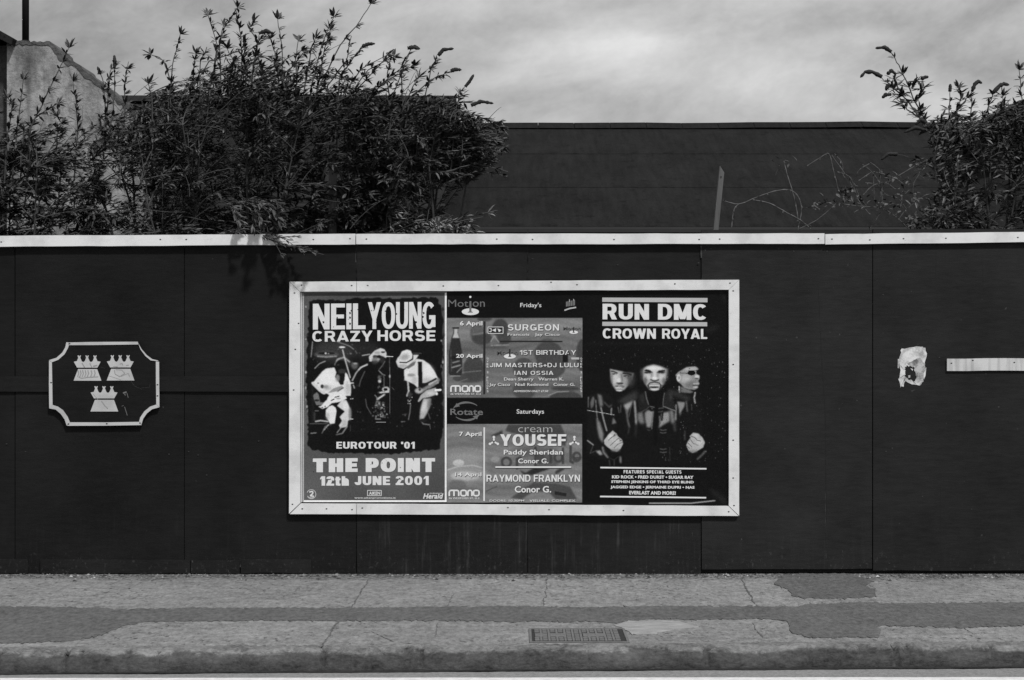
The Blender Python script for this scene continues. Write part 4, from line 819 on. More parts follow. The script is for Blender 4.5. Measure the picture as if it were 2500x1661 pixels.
# ---- album poster, right
p3 = thing('poster', P(1600, 1234)+Vector((0, -.01, 0)), 'black poster with RUN DMC lettering above three men in leather jackets', 'poster', 'posters in the white frame')
m4 = lambda x, y: (1410+x*.3636, 690+y*.3636)
def c3():
    c = Canvas(32, 50, 1008, 1494, 4, 15)
    rr = random.Random(4)
    A = c.sub(lambda x: (20+x*.1722)/.3636, lambda y: (180+y*.1722)/.3636, .4736)
    # man at left, behind: leather sleeve and chest
    A.poly([(20, 560), (150, 510), (330, 540), (420, 640), (440, 1000), (300, 1200), (300, 1480), (20, 1400)], 20, 12)
    A.poly([(60, 660), (100, 560), (125, 600), (110, 700), (75, 750)], 96, 12); A.poly([(165, 530), (225, 555), (245, 690), (205, 740), (180, 640)], 112, 14); A.stroke([(36, 580), (34, 720)], 13, 104, 7); A.poly([(148, 870), (200, 935), (252, 1100), (240, 1235), (190, 1160), (160, 1020)], 124, 14); A.stroke([(140, 620), (150, 780), (165, 900)], 15, 110, 7); A.stroke([(215, 735), (250, 890), (295, 1052)], 22, 136, 7); A.stroke([(260, 650), (330, 722), (365, 690)], 18, 78, 9); A.stroke([(362, 740), (358, 825)], 22, 120, 8); A.poly([(385, 860), (435, 945), (368, 962)], 112, 10)
    A.stroke([(20, 765), (200, 795), (400, 830)], 8, 178, 3); A.stroke([(25, 1195), (105, 1255)], 19, 140, 7); A.stroke([(105, 1255), (60, 1375), (160, 1330)], 7, 92, 5); A.poly([(140, 1345), (200, 1328), (240, 1392), (195, 1402)], 150, 9); A.stroke([(238, 1290), (250, 1360), (310, 1430)], 28, 118, 9); A.stroke([(488, 1430), (492, 1500)], 28, 118, 9); A.stroke([(400, 1470), (402, 1545)], 13, 62, 7); A.stroke([(330, 1470), (340, 1545)], 16, 54, 8)
    # his face, turned a little away, under a brim
    A.poly([(338, 172), (420, 200), (540, 225), (678, 240), (655, 330), (598, 415), (545, 475), (482, 498), (425, 482), (382, 420), (352, 300)], 158, 11)
    A.ell(630, 320, 62, 120, 64, 30, .85); A.ell(420, 300, 52, 100, 204, 26, .85); A.ell(450, 222, 90, 18, 176, 14, .8); A.ell(560, 350, 34, 40, 160, 16, .7); A.ell(368, 300, 16, 90, 120, 12, .7)
    A.stroke([(362, 212), (400, 218), (445, 238)], 16, 42, 6); A.stroke([(528, 242), (580, 244), (640, 262)], 22, 34, 7); A.ell(405, 250, 34, 10, 58, 5); A.ell(418, 254, 12, 5, 170, 3); A.ell(570, 280, 40, 11, 46, 5); A.ell(578, 284, 14, 5, 150, 3); A.stroke([(505, 255), (512, 310), (516, 350)], 24, 108, 11, .8); A.ell(468, 340, 26, 34, 222, 12, .8); A.ell(486, 384, 46, 12, 50, 6); A.ell(440, 380, 12, 9, 90, 5)
    A.stroke([(412, 424), (470, 404), (545, 428)], 12, 96, 6); A.ell(468, 446, 50, 15, 196, 6); A.stroke([(428, 432), (540, 438)], 6, 70, 3); A.ell(482, 468, 40, 7, 112, 5); A.ell(472, 484, 46, 11, 204, 7)
    A.poly([(230, 150), (330, 166), (450, 196), (560, 216), (700, 228), (715, 100), (500, 10), (290, 50)], 15, 9)
    # man at right, in profile, dark glasses, cap, chain
    A.poly([(1268, 262), (1320, 210), (1440, 150), (1560, 140), (1600, 190), (1592, 240), (1612, 300), (1606, 328), (1590, 345), (1602, 375), (1600, 402), (1576, 430), (1580, 455), (1540, 475), (1460, 470), (1390, 450), (1342, 390), (1300, 360)], 138, 8)
    A.ell(1480, 178, 110, 34, 182, 20, .85); A.ell(1410, 320, 76, 62, 184, 28, .85); A.ell(1500, 402, 90, 46, 104, 24, .8); A.ell(1312, 306, 30, 52, 200, 7); A.ell(1318, 306, 9, 24, 120, 5); A.ell(1574, 288, 32, 26, 206, 10); A.ell(1568, 316, 26, 9, 62, 5); A.ell(1562, 388, 46, 12, 172, 6); A.ell(1552, 438, 42, 10, 186, 6); A.stroke([(1515, 416), (1592, 408)], 9, 62, 4); A.ell(1380, 240, 40, 30, 150, 12, .7)
    A.ell(1495, 236, 55, 35, 13, 4); A.ell(1604, 226, 42, 40, 14, 6); A.stroke([(1335, 236), (1440, 242)], 9, 34, 4); A.stroke([(1450, 206), (1590, 200)], 6, 40, 3)
    A.poly([(1340, 425), (1480, 482), (1530, 505), (1480, 526), (1340, 516)], 108, 12)
    A.poly([(1225, 205), (1290, 120), (1450, 50), (1640, 80), (1670, 180), (1600, 165), (1545, 138), (1430, 150), (1320, 206)], 15, 9)
    A.poly([(1250, 520), (1560, 540), (1640, 700), (1660, 1300), (1350, 1400)], 19, 14)
    for p in ([(1320, 430), (1325, 515)], [(1548, 515), (1532, 590), (1545, 660)]):
        A.stroke(p, 20, 186, 5)
        for (xa, ya), (xb, yb) in zip(p[:-1], p[1:]):
            for q in range(4): A.ell(xa+(xb-xa)*q/4, ya+(yb-ya)*q/4+9, 10, 4, 70, 2, .8)
    # man in the middle, in front: leather jacket with wide collar
    A.poly([(420, 660), (560, 560), (740, 470), (880, 520), (1090, 520), (1190, 470), (1440, 590), (1530, 760), (1500, 1540), (560, 1540), (480, 1100)], 18, 10)
    A.poly([(440, 640), (560, 560), (720, 478), (740, 600), (660, 640), (600, 700), (560, 680)], 52, 26); A.stroke([(1190, 500), (1300, 540), (1440, 600)], 70, 46, 24)
    A.poly([(530, 690), (640, 640), (668, 612), (645, 700), (602, 760), (582, 825), (565, 760)], 152, 13); A.stroke([(578, 760), (590, 900), (615, 1000)], 26, 92, 12); A.stroke([(690, 640), (703, 800), (712, 960)], 28, 150, 9); A.stroke([(640, 710), (610, 860)], 10, 84, 6); A.stroke([(455, 720), (470, 800)], 15, 78, 7); A.stroke([(497, 690), (490, 795)], 16, 66, 7); A.stroke([(715, 960), (700, 1130)], 24, 42, 14); A.stroke([(612, 1000), (600, 1090)], 22, 50, 12)
    A.poly([(832, 800), (870, 762), (962, 772), (942, 900), (920, 1005), (862, 1005), (840, 900)], 138, 16); A.stroke([(950, 770), (932, 1030)], 14, 112, 7); A.poly([(728, 800), (800, 782), (832, 950), (780, 962), (728, 900)], 114, 18); A.poly([(1075, 800), (1182, 782), (1184, 920), (1085, 978), (1028, 1022), (1055, 900)], 142, 16); A.stroke([(1095, 750), (1075, 905)], 22, 22, 8); A.stroke([(1040, 850), (1050, 950)], 16, 100, 8); A.stroke([(1210, 785), (1232, 930)], 56, 122, 18); A.stroke([(1276, 690), (1270, 900)], 20, 152, 9); A.poly([(1290, 640), (1405, 652), (1390, 720), (1342, 800), (1330, 855), (1310, 720)], 132, 12); A.stroke([(1420, 640), (1436, 780)], 20, 96, 9); A.stroke([(1495, 680), (1500, 765)], 11, 76, 6); A.stroke([(1250, 950), (1262, 1050)], 34, 60, 16); A.stroke([(1402, 1060), (1400, 1180)], 16, 74, 9); A.stroke([(1186, 1290), (1190, 1480)], 11, 52, 6)
    A.stroke([(1000, 720), (985, 1250)], 46, 12, 10); A.poly([(745, 560), (830, 500), (880, 640), (902, 690), (860, 745), (760, 802), (740, 700)], 30, 7); A.stroke([(760, 802), (860, 748), (902, 706)], 10, 86, 5); A.stroke([(842, 500), (860, 600), (886, 680)], 13, 108, 6); A.poly([(1112, 520), (1200, 480), (1262, 700), (1272, 770), (1190, 762), (1090, 690)], 34, 7); A.stroke([(1090, 706), (1190, 746), (1266, 772)], 10, 150, 5); A.stroke([(1112, 520), (1096, 600), (1090, 690)], 9, 128, 5); A.ell(1200, 560, 26, 60, 60, 18, .7); A.ell(800, 600, 26, 60, 46, 16, .7)
    A.ell(935, 745, 36, 36, 16, 5); A.stroke([(912, 712), (968, 722)], 9, 140, 5); A.ell(938, 742, 14, 12, 60, 4); A.ell(1070, 760, 40, 36, 20, 6); A.stroke([(1030, 740), (1100, 730)], 9, 110, 5); A.stroke([(1025, 790), (1090, 780)], 8, 100, 5)
    for y in (1040, 1078, 1310, 1355): A.stroke([(1050, y), (1090, y+10), (1140, y)], 10, 104, 5)
    A.stroke([(870, 1040), (910, 1050)], 10, 84, 5); A.poly([(870, 505), (1100, 505), (1080, 690), (990, 715), (900, 690)], 13, 8)
    # his face
    A.poly([(788, 175), (850, 140), (960, 112), (1070, 140), (1160, 168), (1152, 260), (1132, 330), (1092, 410), (1042, 468), (972, 490), (900, 475), (850, 410), (806, 320), (780, 240)], 168, 9)
    A.ell(970, 168, 120, 42, 226, 22, .9); A.ell(790, 240, 24, 110, 56, 16, .85); A.ell(1152, 240, 16, 110, 78, 15, .85); A.ell(880, 292, 50, 40, 204, 16, .8); A.ell(1062, 292, 46, 40, 200, 16, .8); A.ell(842, 345, 24, 56, 88, 16, .85); A.ell(1104, 352, 20, 54, 96, 15, .85)
    A.poly([(822, 208), (850, 186), (905, 196), (955, 238), (900, 226)], 18, 6); A.poly([(998, 238), (1035, 202), (1116, 194), (1124, 214), (1050, 228)], 18, 6); A.ell(876, 232, 52, 12, 30, 5); A.ell(1066, 232, 52, 12, 30, 5); A.ell(890, 241, 16, 4, 150, 3); A.ell(1056, 241, 16, 4, 150, 3); A.ell(975, 262, 24, 66, 214, 13, .85); A.ell(930, 262, 16, 40, 140, 10, .6); A.ell(1020, 262, 16, 40, 140, 10, .6); A.ell(972, 312, 38, 20, 232, 10, .9); A.stroke([(918, 332), (945, 344), (975, 350), (1005, 344), (1030, 332)], 15, 48, 5)
    A.stroke([(880, 412), (905, 378), (970, 366), (1036, 378), (1062, 412)], 17, 66, 6); A.ell(970, 410, 76, 18, 196, 7); A.stroke([(900, 402), (1040, 402)], 6, 84, 3); A.ell(966, 438, 66, 11, 24, 5); A.stroke([(880, 412), (896, 456)], 18, 44, 6); A.stroke([(1062, 412), (1050, 456)], 18, 50, 6); A.ell(975, 470, 58, 14, 208, 8)
    A.poly([(730, 160), (780, 60), (960, 20), (1140, 50), (1200, 150), (1152, 176), (1060, 136), (960, 110), (860, 134), (790, 182)], 15, 17)
    # fists
    A.poly([(255, 1190), (320, 1110), (380, 1050), (440, 1100), (452, 1132), (512, 1180), (527, 1240), (492, 1310), (440, 1350), (370, 1332), (300, 1282), (260, 1240)], 176, 7); A.ell(350, 1140, 40, 44, 206, 16, .8); A.ell(430, 1200, 44, 30, 204, 14, .7); A.ell(420, 1330, 70, 20, 120, 13, .8)
    for p, v in (([(320, 1190), (370, 1145), (440, 1108)], 84), ([(345, 1262), (410, 1205), (462, 1160), (500, 1196)], 92), ([(400, 1296), (455, 1245), (522, 1216)], 100), ([(395, 1120), (415, 1102)], 60), ([(480, 1200), (505, 1190)], 70)): A.stroke(p, 10, v, 4, .9)
    A.poly([(1420, 1262), (1440, 1210), (1482, 1152), (1466, 1132), (1520, 1080), (1592, 1096), (1650, 1150), (1686, 1220), (1660, 1292), (1590, 1332), (1512, 1370), (1450, 1332)], 172, 7); A.ell(1560, 1120, 50, 24, 202, 14, .8); A.ell(1600, 1220, 40, 50, 196, 18, .7); A.ell(1520, 1345, 60, 18, 124, 12, .8)
    for p, v in (([(1490, 1132), (1540, 1150), (1580, 1192), (1625, 1200)], 80), ([(1478, 1178), (1530, 1245)], 96), ([(1446, 1228), (1500, 1285)], 100), ([(1540, 1240), (1590, 1262)], 120), ([(1430, 1270), (1470, 1310)], 110)): A.stroke(p, 10, v, 4, .9)
    A.stroke([(1580, 1455), (1640, 1400), (1692, 1345)], 28, 84, 10); A.stroke([(250, 1300), (330, 1440), (400, 1470), (460, 1420)], 9, 56, 5)
    for _ in range(150): c.ell(rr.uniform(560, 990), rr.uniform(480, 1210), rr.uniform(1.5, 4), rr.uniform(2, 5), rr.uniform(50, 120), 1, .7)
    for _ in range(60): c.ell(rr.uniform(60, 990), rr.uniform(400, 560), rr.uniform(1.5, 4), rr.uniform(2, 4), rr.uniform(50, 120), 1, .6)
    c.stroke([(480, 1480), (760, 1480), (920, 1463)], 8, 165, 3); c.stroke([(900, 1400), (990, 1470)], 30, 48, 14, .6); c.stroke([(870, 320), (930, 300)], 30, 44, 14, .6); c.stroke([(960, 60), (990, 130)], 14, 40, 8, .6); c.rect(60, 400, 620, 420, 26, 8, .6)
    c.build(m4, LY+.0001, p3)
c3()
def t4(s, x0, x1, y0, y1, bold, drop=1.2, **k):
    a = m4(x0, y0); b = m4(x1, y1); text(line('lettering', p3, 'ink_white'), s, a[0], b[0], a[1], b[1], bold, LY-.0008, drop=drop, **k)
def b4_(s, x0, x1, y0, y1, sx, sy, gap=.1, drop=.8):
    a = m4(x0, y0); b = m4(x1, y1); block(line('lettering', p3, 'ink_white'), s, a[0], b[0], a[1], b[1], sx, sy, LY-.0006, gap, drop)
def bar4(name, x0, x1, y0, y1, ink, drop=1.0): flat(line(name, p3, ink), [m4(x0, y0), (m4(x1, y0)[0], m4(x1, y0)[1]+drop), (m4(x1, y1)[0], m4(x1, y1)[1]+drop), m4(x0, y1)], LY-.0008)
bar4('bar', 165, 870, 102, 131, 'ink_light'); bar4('bar', 165, 868, 264, 292, 'ink_light'); bar4('rule_line', 152, 863, 1236, 1246, 'ink_white', 3.0); bar4('rule_line', 150, 861, 1430, 1440, 'ink_white', 3.0)
b4_('RUN', 167, 478, 143, 248, .27, .19, .1); b4_('DMC', 538, 871, 144, 250, .27, .19, .1); b4_('CROWN', 168, 524, 308, 376, .24, .18, .08); b4_('ROYAL', 566, 868, 310, 377, .24, .18, .08)
b4_('FEATURES SPECIAL GUESTS', 308, 695, 1258, 1280, .24, .22, .2); t4('KID ROCK • FRED DURST • SUGAR RAY', 230, 776, 1293, 1314, .04); t4('STEPHEN JENKINS OF THIRD EYE BLIND', 225, 778, 1327, 1349, .04); t4('JAGGED EDGE • JERMAINE DUPRI • NAS', 220, 783, 1362, 1385, .04); t4('EVERLAST AND MORE!', 345, 658, 1397, 1421, .04)
flush_text()

# ------------------------------------------------------------------ city emblem sign
q5 = lambda x, y: (100+x*.1594, 810+y*.1594)
sg = thing('emblem_sign', P(257, 1038)+Vector((0, -.012, 0)), 'dark plaque with scooped corners, white edging and three white castle emblems, left on the hoarding', 'sign')
def arc(cx, cy, r, a0, a1, n=10): return [(cx+r*math.cos(R(a0+(a1-a0)*i/n)), cy+r*math.sin(R(a0+(a1-a0)*i/n))) for i in range(n+1)]
out = [(420, 160), (1512, 158)]+[(1545, 240), (1600, 330), (1690, 405), (1790, 440), (1826, 462)]+[(1830, 1152)]+[(1700, 1190), (1600, 1290), (1560, 1425)]+[(425, 1436)]+[(385, 1330), (300, 1225), (200, 1175), (150, 1170)]+[(150, 440), (250, 405), (345, 325), (400, 240)]
b = MB(); b.wprism([q5(*p) for p in out], -.030, -.018); b.build('board', M['sign_board'], sg)
def edging(pa, pb):
    b = MB(); b.wprism([q5(*p) for p in pa]+[q5(*p) for p in pb[::-1]], -.0345, -.0302); return b.build('edging', M['sign_white'], sg)
es = [edging([(440, 166), (800, 158), (1500, 154), (1512, 190)], [(450, 207), (800, 206), (1495, 197), (1512, 195)]),
      edging([(1515, 192), (1560, 268), (1640, 360), (1720, 420), (1815, 442)], [(1520, 210), (1545, 275), (1620, 375), (1700, 440), (1812, 452)]),
      edging([(1778, 455), (1780, 800), (1785, 1112)], [(1827, 460), (1829, 800), (1832, 1152)]),
      edging([(1783, 1114), (1690, 1145), (1600, 1220), (1540, 1310), (1522, 1376)], [(1831, 1155), (1720, 1185), (1640, 1250), (1585, 1330), (1558, 1418)]),
      edging([(462, 1385), (1000, 1386), (1520, 1378)], [(425, 1438), (1000, 1436), (1560, 1427)]),
      edging([(418, 1436), (385, 1340), (330, 1260), (250, 1190), (150, 1172)], [(464, 1382), (430, 1300), (360, 1200), (280, 1145), (200, 1120)]),
      edging([(150, 1168), (146, 800), (148, 440)], [(200, 1118), (196, 800), (190, 470)]),
      edging([(150, 434), (260, 400), (350, 320), (395, 240), (412, 162)], [(192, 468), (290, 430), (385, 345), (435, 255), (455, 200), (440, 166)])]
for i, x, y in ((0, 462, 183), (6, 180, 778), (2, 1804, 810), (2, 1804, 980), (4, 445, 1410), (4, 1030, 1406), (4, 1538, 1396)):
    a = q5(x, y); nail(a[0], a[1], -.0348, es[i])
def castle(dx, dy, lab):
    def tower(x): return [(x-35, 450), (x-15, 400), (x-26, 368), (x-16, 362), (x, 378), (x+16, 362), (x+26, 366), (x+15, 400), (x+37, 452)]
    top = [(575, 550), (525, 460)]
    for x in (608, 728, 848): top += tower(x)+([(x+60, 468)] if x < 840 else [])
    top += [(935, 460), (885, 550)]
    base = [(590, 572), (880, 572), (945, 750), (522, 750)]
    b = MB()
    for pl in (top, base): b.wprism([q5(x+dx, y+dy) for x, y in pl], -.0330, -.0301)
    o = b.build('castle_emblem', M['sign_white'], sg); o['label'] = lab
    ks = MB()
    rr = random.Random(int(dx)+1)
    def scr(pts, w=1.1): fstroke(ks, [q5(x+dx, y+dy) for x, y in pts], w, -.0334)
    if dx == 0:
        for x in (590, 625, 660, 700, 740, 790, 840): scr([(x, 590), (x+12, 640), (x-8, 690)], 2.2)
        scr([(600, 690), (640, 712), (780, 695), (900, 690)], 2); scr([(820, 530), (885, 515)], 3); scr([(650, 480), (690, 545)], 2.4); scr([(770, 480), (800, 545)], 1.6)
    elif dx == 505:
        scr([(640, 590), (650, 650), (720, 690), (800, 640), (750, 590), (660, 585)], 1.6); scr([(740, 690), (850, 640), (880, 700)], 1.4); scr([(560, 680), (740, 740)], 1.2); scr([(720, 500), (760, 490), (770, 520)], 2); scr([(820, 520), (860, 515)], 2); scr([(620, 545), (690, 540)], 3)
    else:
        scr([(690, 590), (740, 660), (790, 710)], 2.4); scr([(560, 480), (640, 570)], 1.0)
    ks.build('scribble', M['scribble'], o)
castle(0, 0, 'upper left castle, base scribbled over with dark loops'); castle(505, -3, 'upper right castle with one faint looping scrawl'); castle(257, 470, 'lower middle castle, cleanest, with one slanting scratch')
ks = MB()
for pts, w in (([(1275, 940), (1330, 922)], 3.5), ([(1300, 950), (1310, 975)], 2), ([(1335, 940), (1355, 1010)], 1.4), ([(1300, 1150), (1340, 1280)], 1.4), ([(1255, 1140), (1285, 1128)], 1)): fstroke(ks, [q5(*p) for p in pts], w, -.0306)
ks.build('scrape', M['ink_grey'], sg)
ks = MB()
for pts, w in (([(1400, 760), (1450, 830), (1560, 880)], .6), ([(930, 540), (1000, 560)], .6), ([(1560, 860), (1680, 850), (1690, 800)], .5)): fstroke(ks, [q5(*p) for p in pts], w, -.0305)
ks.build('faint_scrawl', M['scribble_dark'], sg)

# ------------------------------------------------------------------ painted-over patch and white board at right
q4 = lambda x, y: (1660+x*.561, 540+y*.561)
def rough_outline(pts, j, step=8):
    o = []
    for i in range(len(pts)):
        a, c = pts[i], pts[(i+1) % len(pts)]; n = max(1, int(math.dist(a, c)/step))
        for k in range(n): o.append((a[0]+(c[0]-a[0])*k/n+random.uniform(-j, j), a[1]+(c[1]-a[1])*k/n+random.uniform(-j, j)))
    return o
FARF = -.012
sc = thing('paper_remnant', P(2225, 945)+Vector((0, -.014, 0)), 'torn remnant of a white pasted notice with a ragged hole, beside the white board', 'torn notice')
b = MB()
# ragged ring: built as strips around the hole
outer = [(960, 556), (1000, 552), (1045, 546), (1064, 552), (1070, 575), (1064, 625), (1066, 660), (1056, 700), (1044, 716), (1010, 712), (982, 700), (976, 690), (974, 700), (970, 720), (955, 722), (949, 690), (955, 650), (952, 610), (958, 575)]
inner = [(984, 632), (1000, 630), (1012, 636), (1018, 640), (1018, 650), (1024, 660), (1026, 676), (1022, 690), (1012, 696), (1004, 690), (996, 694), (990, 690), (984, 684), (978, 684), (978, 680), (976, 672), (976, 660), (976, 648), (980, 638)]
def dens(pts, k, j): 
    o = []
    for i in range(len(pts)):
        a, c = pts[i], pts[(i+1) % len(pts)]
        for m_ in range(k): o.append((a[0]+(c[0]-a[0])*m_/k+random.uniform(-j, j), a[1]+(c[1]-a[1])*m_/k+random.uniform(-j, j)))
    return o
oo, ii = dens(outer, 3, 3.2), dens(inner, 3, 4.2)
for i in range(len(oo)):
    j = (i+1) % len(oo); flat(b, [q4(*oo[i]), q4(*oo[j]), q4(*ii[j]), q4(*ii[i])], FARF-.0022)
for pts in ([(946, 600), (951, 600), (950, 640), (945, 640)], [(1066, 640), (1070, 636), (1066, 672), (1060, 690)], [(990, 672), (1000, 670), (1000, 680), (992, 683)], [(1000, 640), (1012, 644), (1010, 652)]): flat(b, [q4(*p) for p in pts], FARF-.0022)
t = NT('torn white paper'); v = t.ramp(t.noise(16, 4, .7), .38, .66, .72, .34); t.grey(v); t.rough(.8, .2); M['torn'] = t.m
b.build('paper', M['torn'], sc)
b = MB()
flat(b, [q4(*p) for p in rough_outline([(985, 618), (1040, 596), (1062, 620), (1058, 690), (1030, 700), (1020, 640)], 3)], FARF-.0028)
t = NT('glue stain'); v = t.ramp(t.noise(22, 5, .75), .35, .65, .5, .13); t.grey(v); t.rough(.8, .2); b.build('glue_stain', t.m, sc)
wb = thing('white_board', P(2600, 892)+Vector((0, -.014, 0)), 'horizontal white painted board with grey streaks nailed to the hoarding at the right edge', 'board')
o = board('plank', [q4(1158, 599), (2545, 874.5), (2900, 873), (2900, 904), (2545, 904.5), q4(1158, 652)], FARF-.014, FARF-.002, M['strip_white'], wb, .5)
for x, y in ((2320, 887), (2473, 885), (2372, 880)): nail(x, y, FARF-.0142, o)
# nail heads and holes on the hoarding itself
for x, y in ((413, 1109), (461, 1103), (484, 1111), (63, 1103), (17, 1084), (632, 1077), (505, 1160), (1300, 632), (1508, 647)): nail(x, y, -.0045, bpy.data.objects['hoarding'])
for x, y in ((1735, 608), (1937, 614), (2018, 614), (1705, 642)): nail(x, y, -.0125, bpy.data.objects['hoarding'])
for x, y in ((2155, 720), (2292, 873), (2162, 1102), (2170, 1375)): nail(x, y, -.0125, bpy.data.objects['hoarding'])

# ------------------------------------------------------------------ buildings behind
def plaster(name, base):
    t = NT(name)
    a = t.ramp(t.noise(2.2, 6, .65, (1, 1, .45)), .34, .66, .52, 1.15); b = t.ramp(t.noise(14, 5, .7), .35, .7, 1.1, .65)
    c = t.ramp(t.noise(3.5, 4, .6, (2.5, 2.5, .25)), .5, .72, 1.0, .55)
    sp = t.n('ShaderNodeSeparateXYZ'); t.lk(t.geo.outputs['Position'], sp.inputs[0])
    v = t.math('MULTIPLY', t.math('MULTIPLY', a, b), t.math('MULTIPLY', c, base))
    t.grey(v); t.rough(.9, .2); t.bump(t.noise(25, 5, .7), .6, .02); return t.m
M['plaster'] = plaster('weathered render', .34); M['plaster_dark'] = plaster('dark grey render', .07); M['coping'] = mottled('mossy coping', .085, .5, 6, rough=.95, bump=.7, bscale=20, bdist=.03)
def roofing(name, base):
    t = NT(name)
    a = t.math('SUBTRACT', t.noise(1.4, 5, .65), .5); b = t.math('SUBTRACT', t.noise(15, 4, .7, (1, .12, .12)), .5); c = t.math('SUBTRACT', t.noise(70, 3, .6, (1, .3, .3)), .5)
    f = t.math('ADD', t.math('ADD', t.math('MULTIPLY', a, 1.5), t.math('MULTIPLY', b, 1.9)), t.math('ADD', t.math('MULTIPLY', c, 1.2), 1))
    sm = t.ramp(t.noise(9, 5, .75, (.7, 1, 1)), .56, .66, 1.0, .40)
    sp = t.n('ShaderNodeSeparateXYZ'); t.lk(t.geo.outputs['Position'], sp.inputs[0])
    lap = t.math('FRACT', t.math('MULTIPLY', t.math('SUBTRACT', sp.outputs[1], 4.5), .75)); nails_ = t.math('MULTIPLY', t.ramp(t.noise(5, 2, .5, (1, .2, .2)), .56, .62), t.ramp(lap, .10, .02)); sm = t.math('MULTIPLY', sm, t.math('SUBTRACT', 1.0, t.math('MULTIPLY', nails_, .5)))
    t.grey(t.math('MULTIPLY', t.math('MULTIPLY', t.math('MAXIMUM', f, .15), sm), base)); t.rough(.8, .10); t.bump(t.noise(30, 4, .7), .5, .01); return t.m
M['roof'] = roofing('old dark roofing', .0092); M['roof2'] = roofing('dark slate roof', .014); M['gutter'] = mottled('dark gutter', .008, .3)
def corrugated(x0, x1, rows, pitch, amp):
    """rows: list of (y,z) from eave to ridge; sheets overlap at each row"""
    b = MB(); n = int((x1-x0)/pitch*6)
    for r_ in range(len(rows)-1):
        (ya, za), (yb, zb) = rows[r_], rows[r_+1]; base = len(b.v)
        for e in range(2):
            y, z = (ya, za+.008) if e == 0 else (yb, zb+.004)
            for i in range(n+1):
                x = x0+(x1-x0)*i/n; b.v.append((x, y-.004, z+amp*math.sin(2*math.pi*x/pitch)))
        for i in range(n): b.f.append((base+i, base+i+1, base+n+2+i, base+n+1+i))
        # front lip of each sheet course
        b2 = len(b.v)
        for i in range(n+1):
            x = x0+(x1-x0)*i/n; b.v.append((x, ya-.004, za+.004+amp*math.sin(2*math.pi*x/pitch)-.012))
        for i in range(n): b.f.append((b2+i, b2+i+1, base+i+1, base+i))
    return b
def shed(x0, x1, ye, ze, yr, zr, label, roofm, wallm, courses=3, ridge_wob=.012, name='shed'):
    s_ = thing(name, ((x0+x1)/2, ye+.2, 0), label, 'shed')
    dep = yr-ye
    b = MB(); b.box(x0, x1, ye+.18, ye+.36, -.05, ze-.05)
    b.box(x0, x1, 2*yr-ye-.36, 2*yr-ye-.18, -.05, ze-.05)
    for x in (x0, x1-.2):
        n = len(b.v); pr = [(ye+.36, -.05), (2*yr-ye-.36, -.05), (2*yr-ye-.36, ze-.05), (yr, zr-.09), (ye+.36, ze-.05)]
        for xx in (x, x+.2): b.v += [(xx, y, z) for y, z in pr]
        b.f += [tuple(range(n, n+5))[::-1], tuple(range(n+5, n+10))]+[(n+i, n+(i+1) % 5, n+5+(i+1) % 5, n+5+i) for i in range(5)]
    b.build('wall', wallm, s_)
    rows = [(ye+dep*i/courses, ze+(zr-ze)*i/courses) for i in range(courses+1)]
    cs = corrugated(x0-.1, x1+.1, rows, .076, .0003)
    n = len(cs.v); cs.v += [(x0-.1, yr, zr), (x1+.1, yr, zr), (x1+.1, 2*yr-ye, ze), (x0-.1, 2*yr-ye, ze)]; cs.f.append((n, n+1, n+2, n+3))
    cs.build('roof', roofm, s_)
    b = MB(); npt = int((x1-x0)/.45)
    for k in range(npt):
        xa = x0-.1+(x1-x0+.2)*k/npt; xb = x0-.1+(x1-x0+.2)*(k+1)/npt-.006
        w0 = fbm(xa, .8, 2)*ridge_wob; w1 = fbm(xb, .8, 2)*ridge_wob
        for (ya, za), (yb, zb) in (((yr-.20, zr-.055), (yr-.03, zr+.040)), ((yr-.03, zr+.040), (yr+.05, zr+.040)), ((yr+.05, zr+.040), (yr+.2, zr-.04))):
            b.quad((xa, ya, za+w0), (xb, ya, za+w1), (xb, yb, zb+w1), (xa, yb, zb+w0))
        b.quad((xa, yr-.2, za-.03+w0), (xb, yr-.2, za-.03+w1), (xb, yr-.2, zr-.055+w1), (xa, yr-.2, zr-.055+w0)) if False else None
    b.build('ridge_cap', roofm, s_)
    b = MB(); pth = [(x0-.1, ye-.05, ze-.05), (x1+.1, ye-.05, ze-.06)]; b.tube(pth, .055, 10); b.build('gutter', M['gutter'], s_)
    return s_
shed(-1.9, 11.5, 4.5, 2.83, 8.5, 4.48, 'long low shed with a dark corrugated roof and straight ridge behind the hoarding', M['roof'], M['plaster_dark'])
shed(-4.9, -.75, 3.7, 3.0, 6.5, 4.49, 'taller dark roofed building standing behind the large bush beside the pale gable', M['roof2'], M['plaster_dark'], 2, .004)
# broken gable wall at left
GY = 3.2
gb = thing('gable_wall', (-4.4, GY, 0), 'pale weathered rendered gable wall with a broken sloping top at the left edge', 'wall')
def gp(x, y): a = P(x, y, GY); return (a[0], a[2])
step = [(17, 110), (20, 104), (60, 103), (122, 104), (133, 112), (143, 122), (146, 134), (158, 140), (178, 152), (196, 160), (203, 172), (222, 186), (246, 202), (262, 216), (275, 224), (290, 240), (320, 262), (360, 300)]
b = MB(); fp = [gp(x, y) for x, y in step]; b.prism([(fp[0][0], -.05), (fp[-1][0], -.05)]+fp[::-1], GY, GY+.42); b.build('wall', M['plaster'], gb)
b = MB(); up = []; lo = []
for (a, c) in zip(step[1:-1], step[2:]):
    n = max(2, int(math.dist(a, c)/7))
    for q in range(n):
        x = a[0]+(c[0]-a[0])*q/n; y = a[1]+(c[1]-a[1])*q/n
        up.append((x, y-2+random.uniform(-2.2, 2.2))); lo.append((x-4, y+(6 if x < 125 else 10)+random.uniform(-4, 5)))
b.prism([gp(*p) for p in up]+[gp(*p) for p in lo[::-1]], GY-.006, GY+.43); b.build('coping', M['coping'], gb)
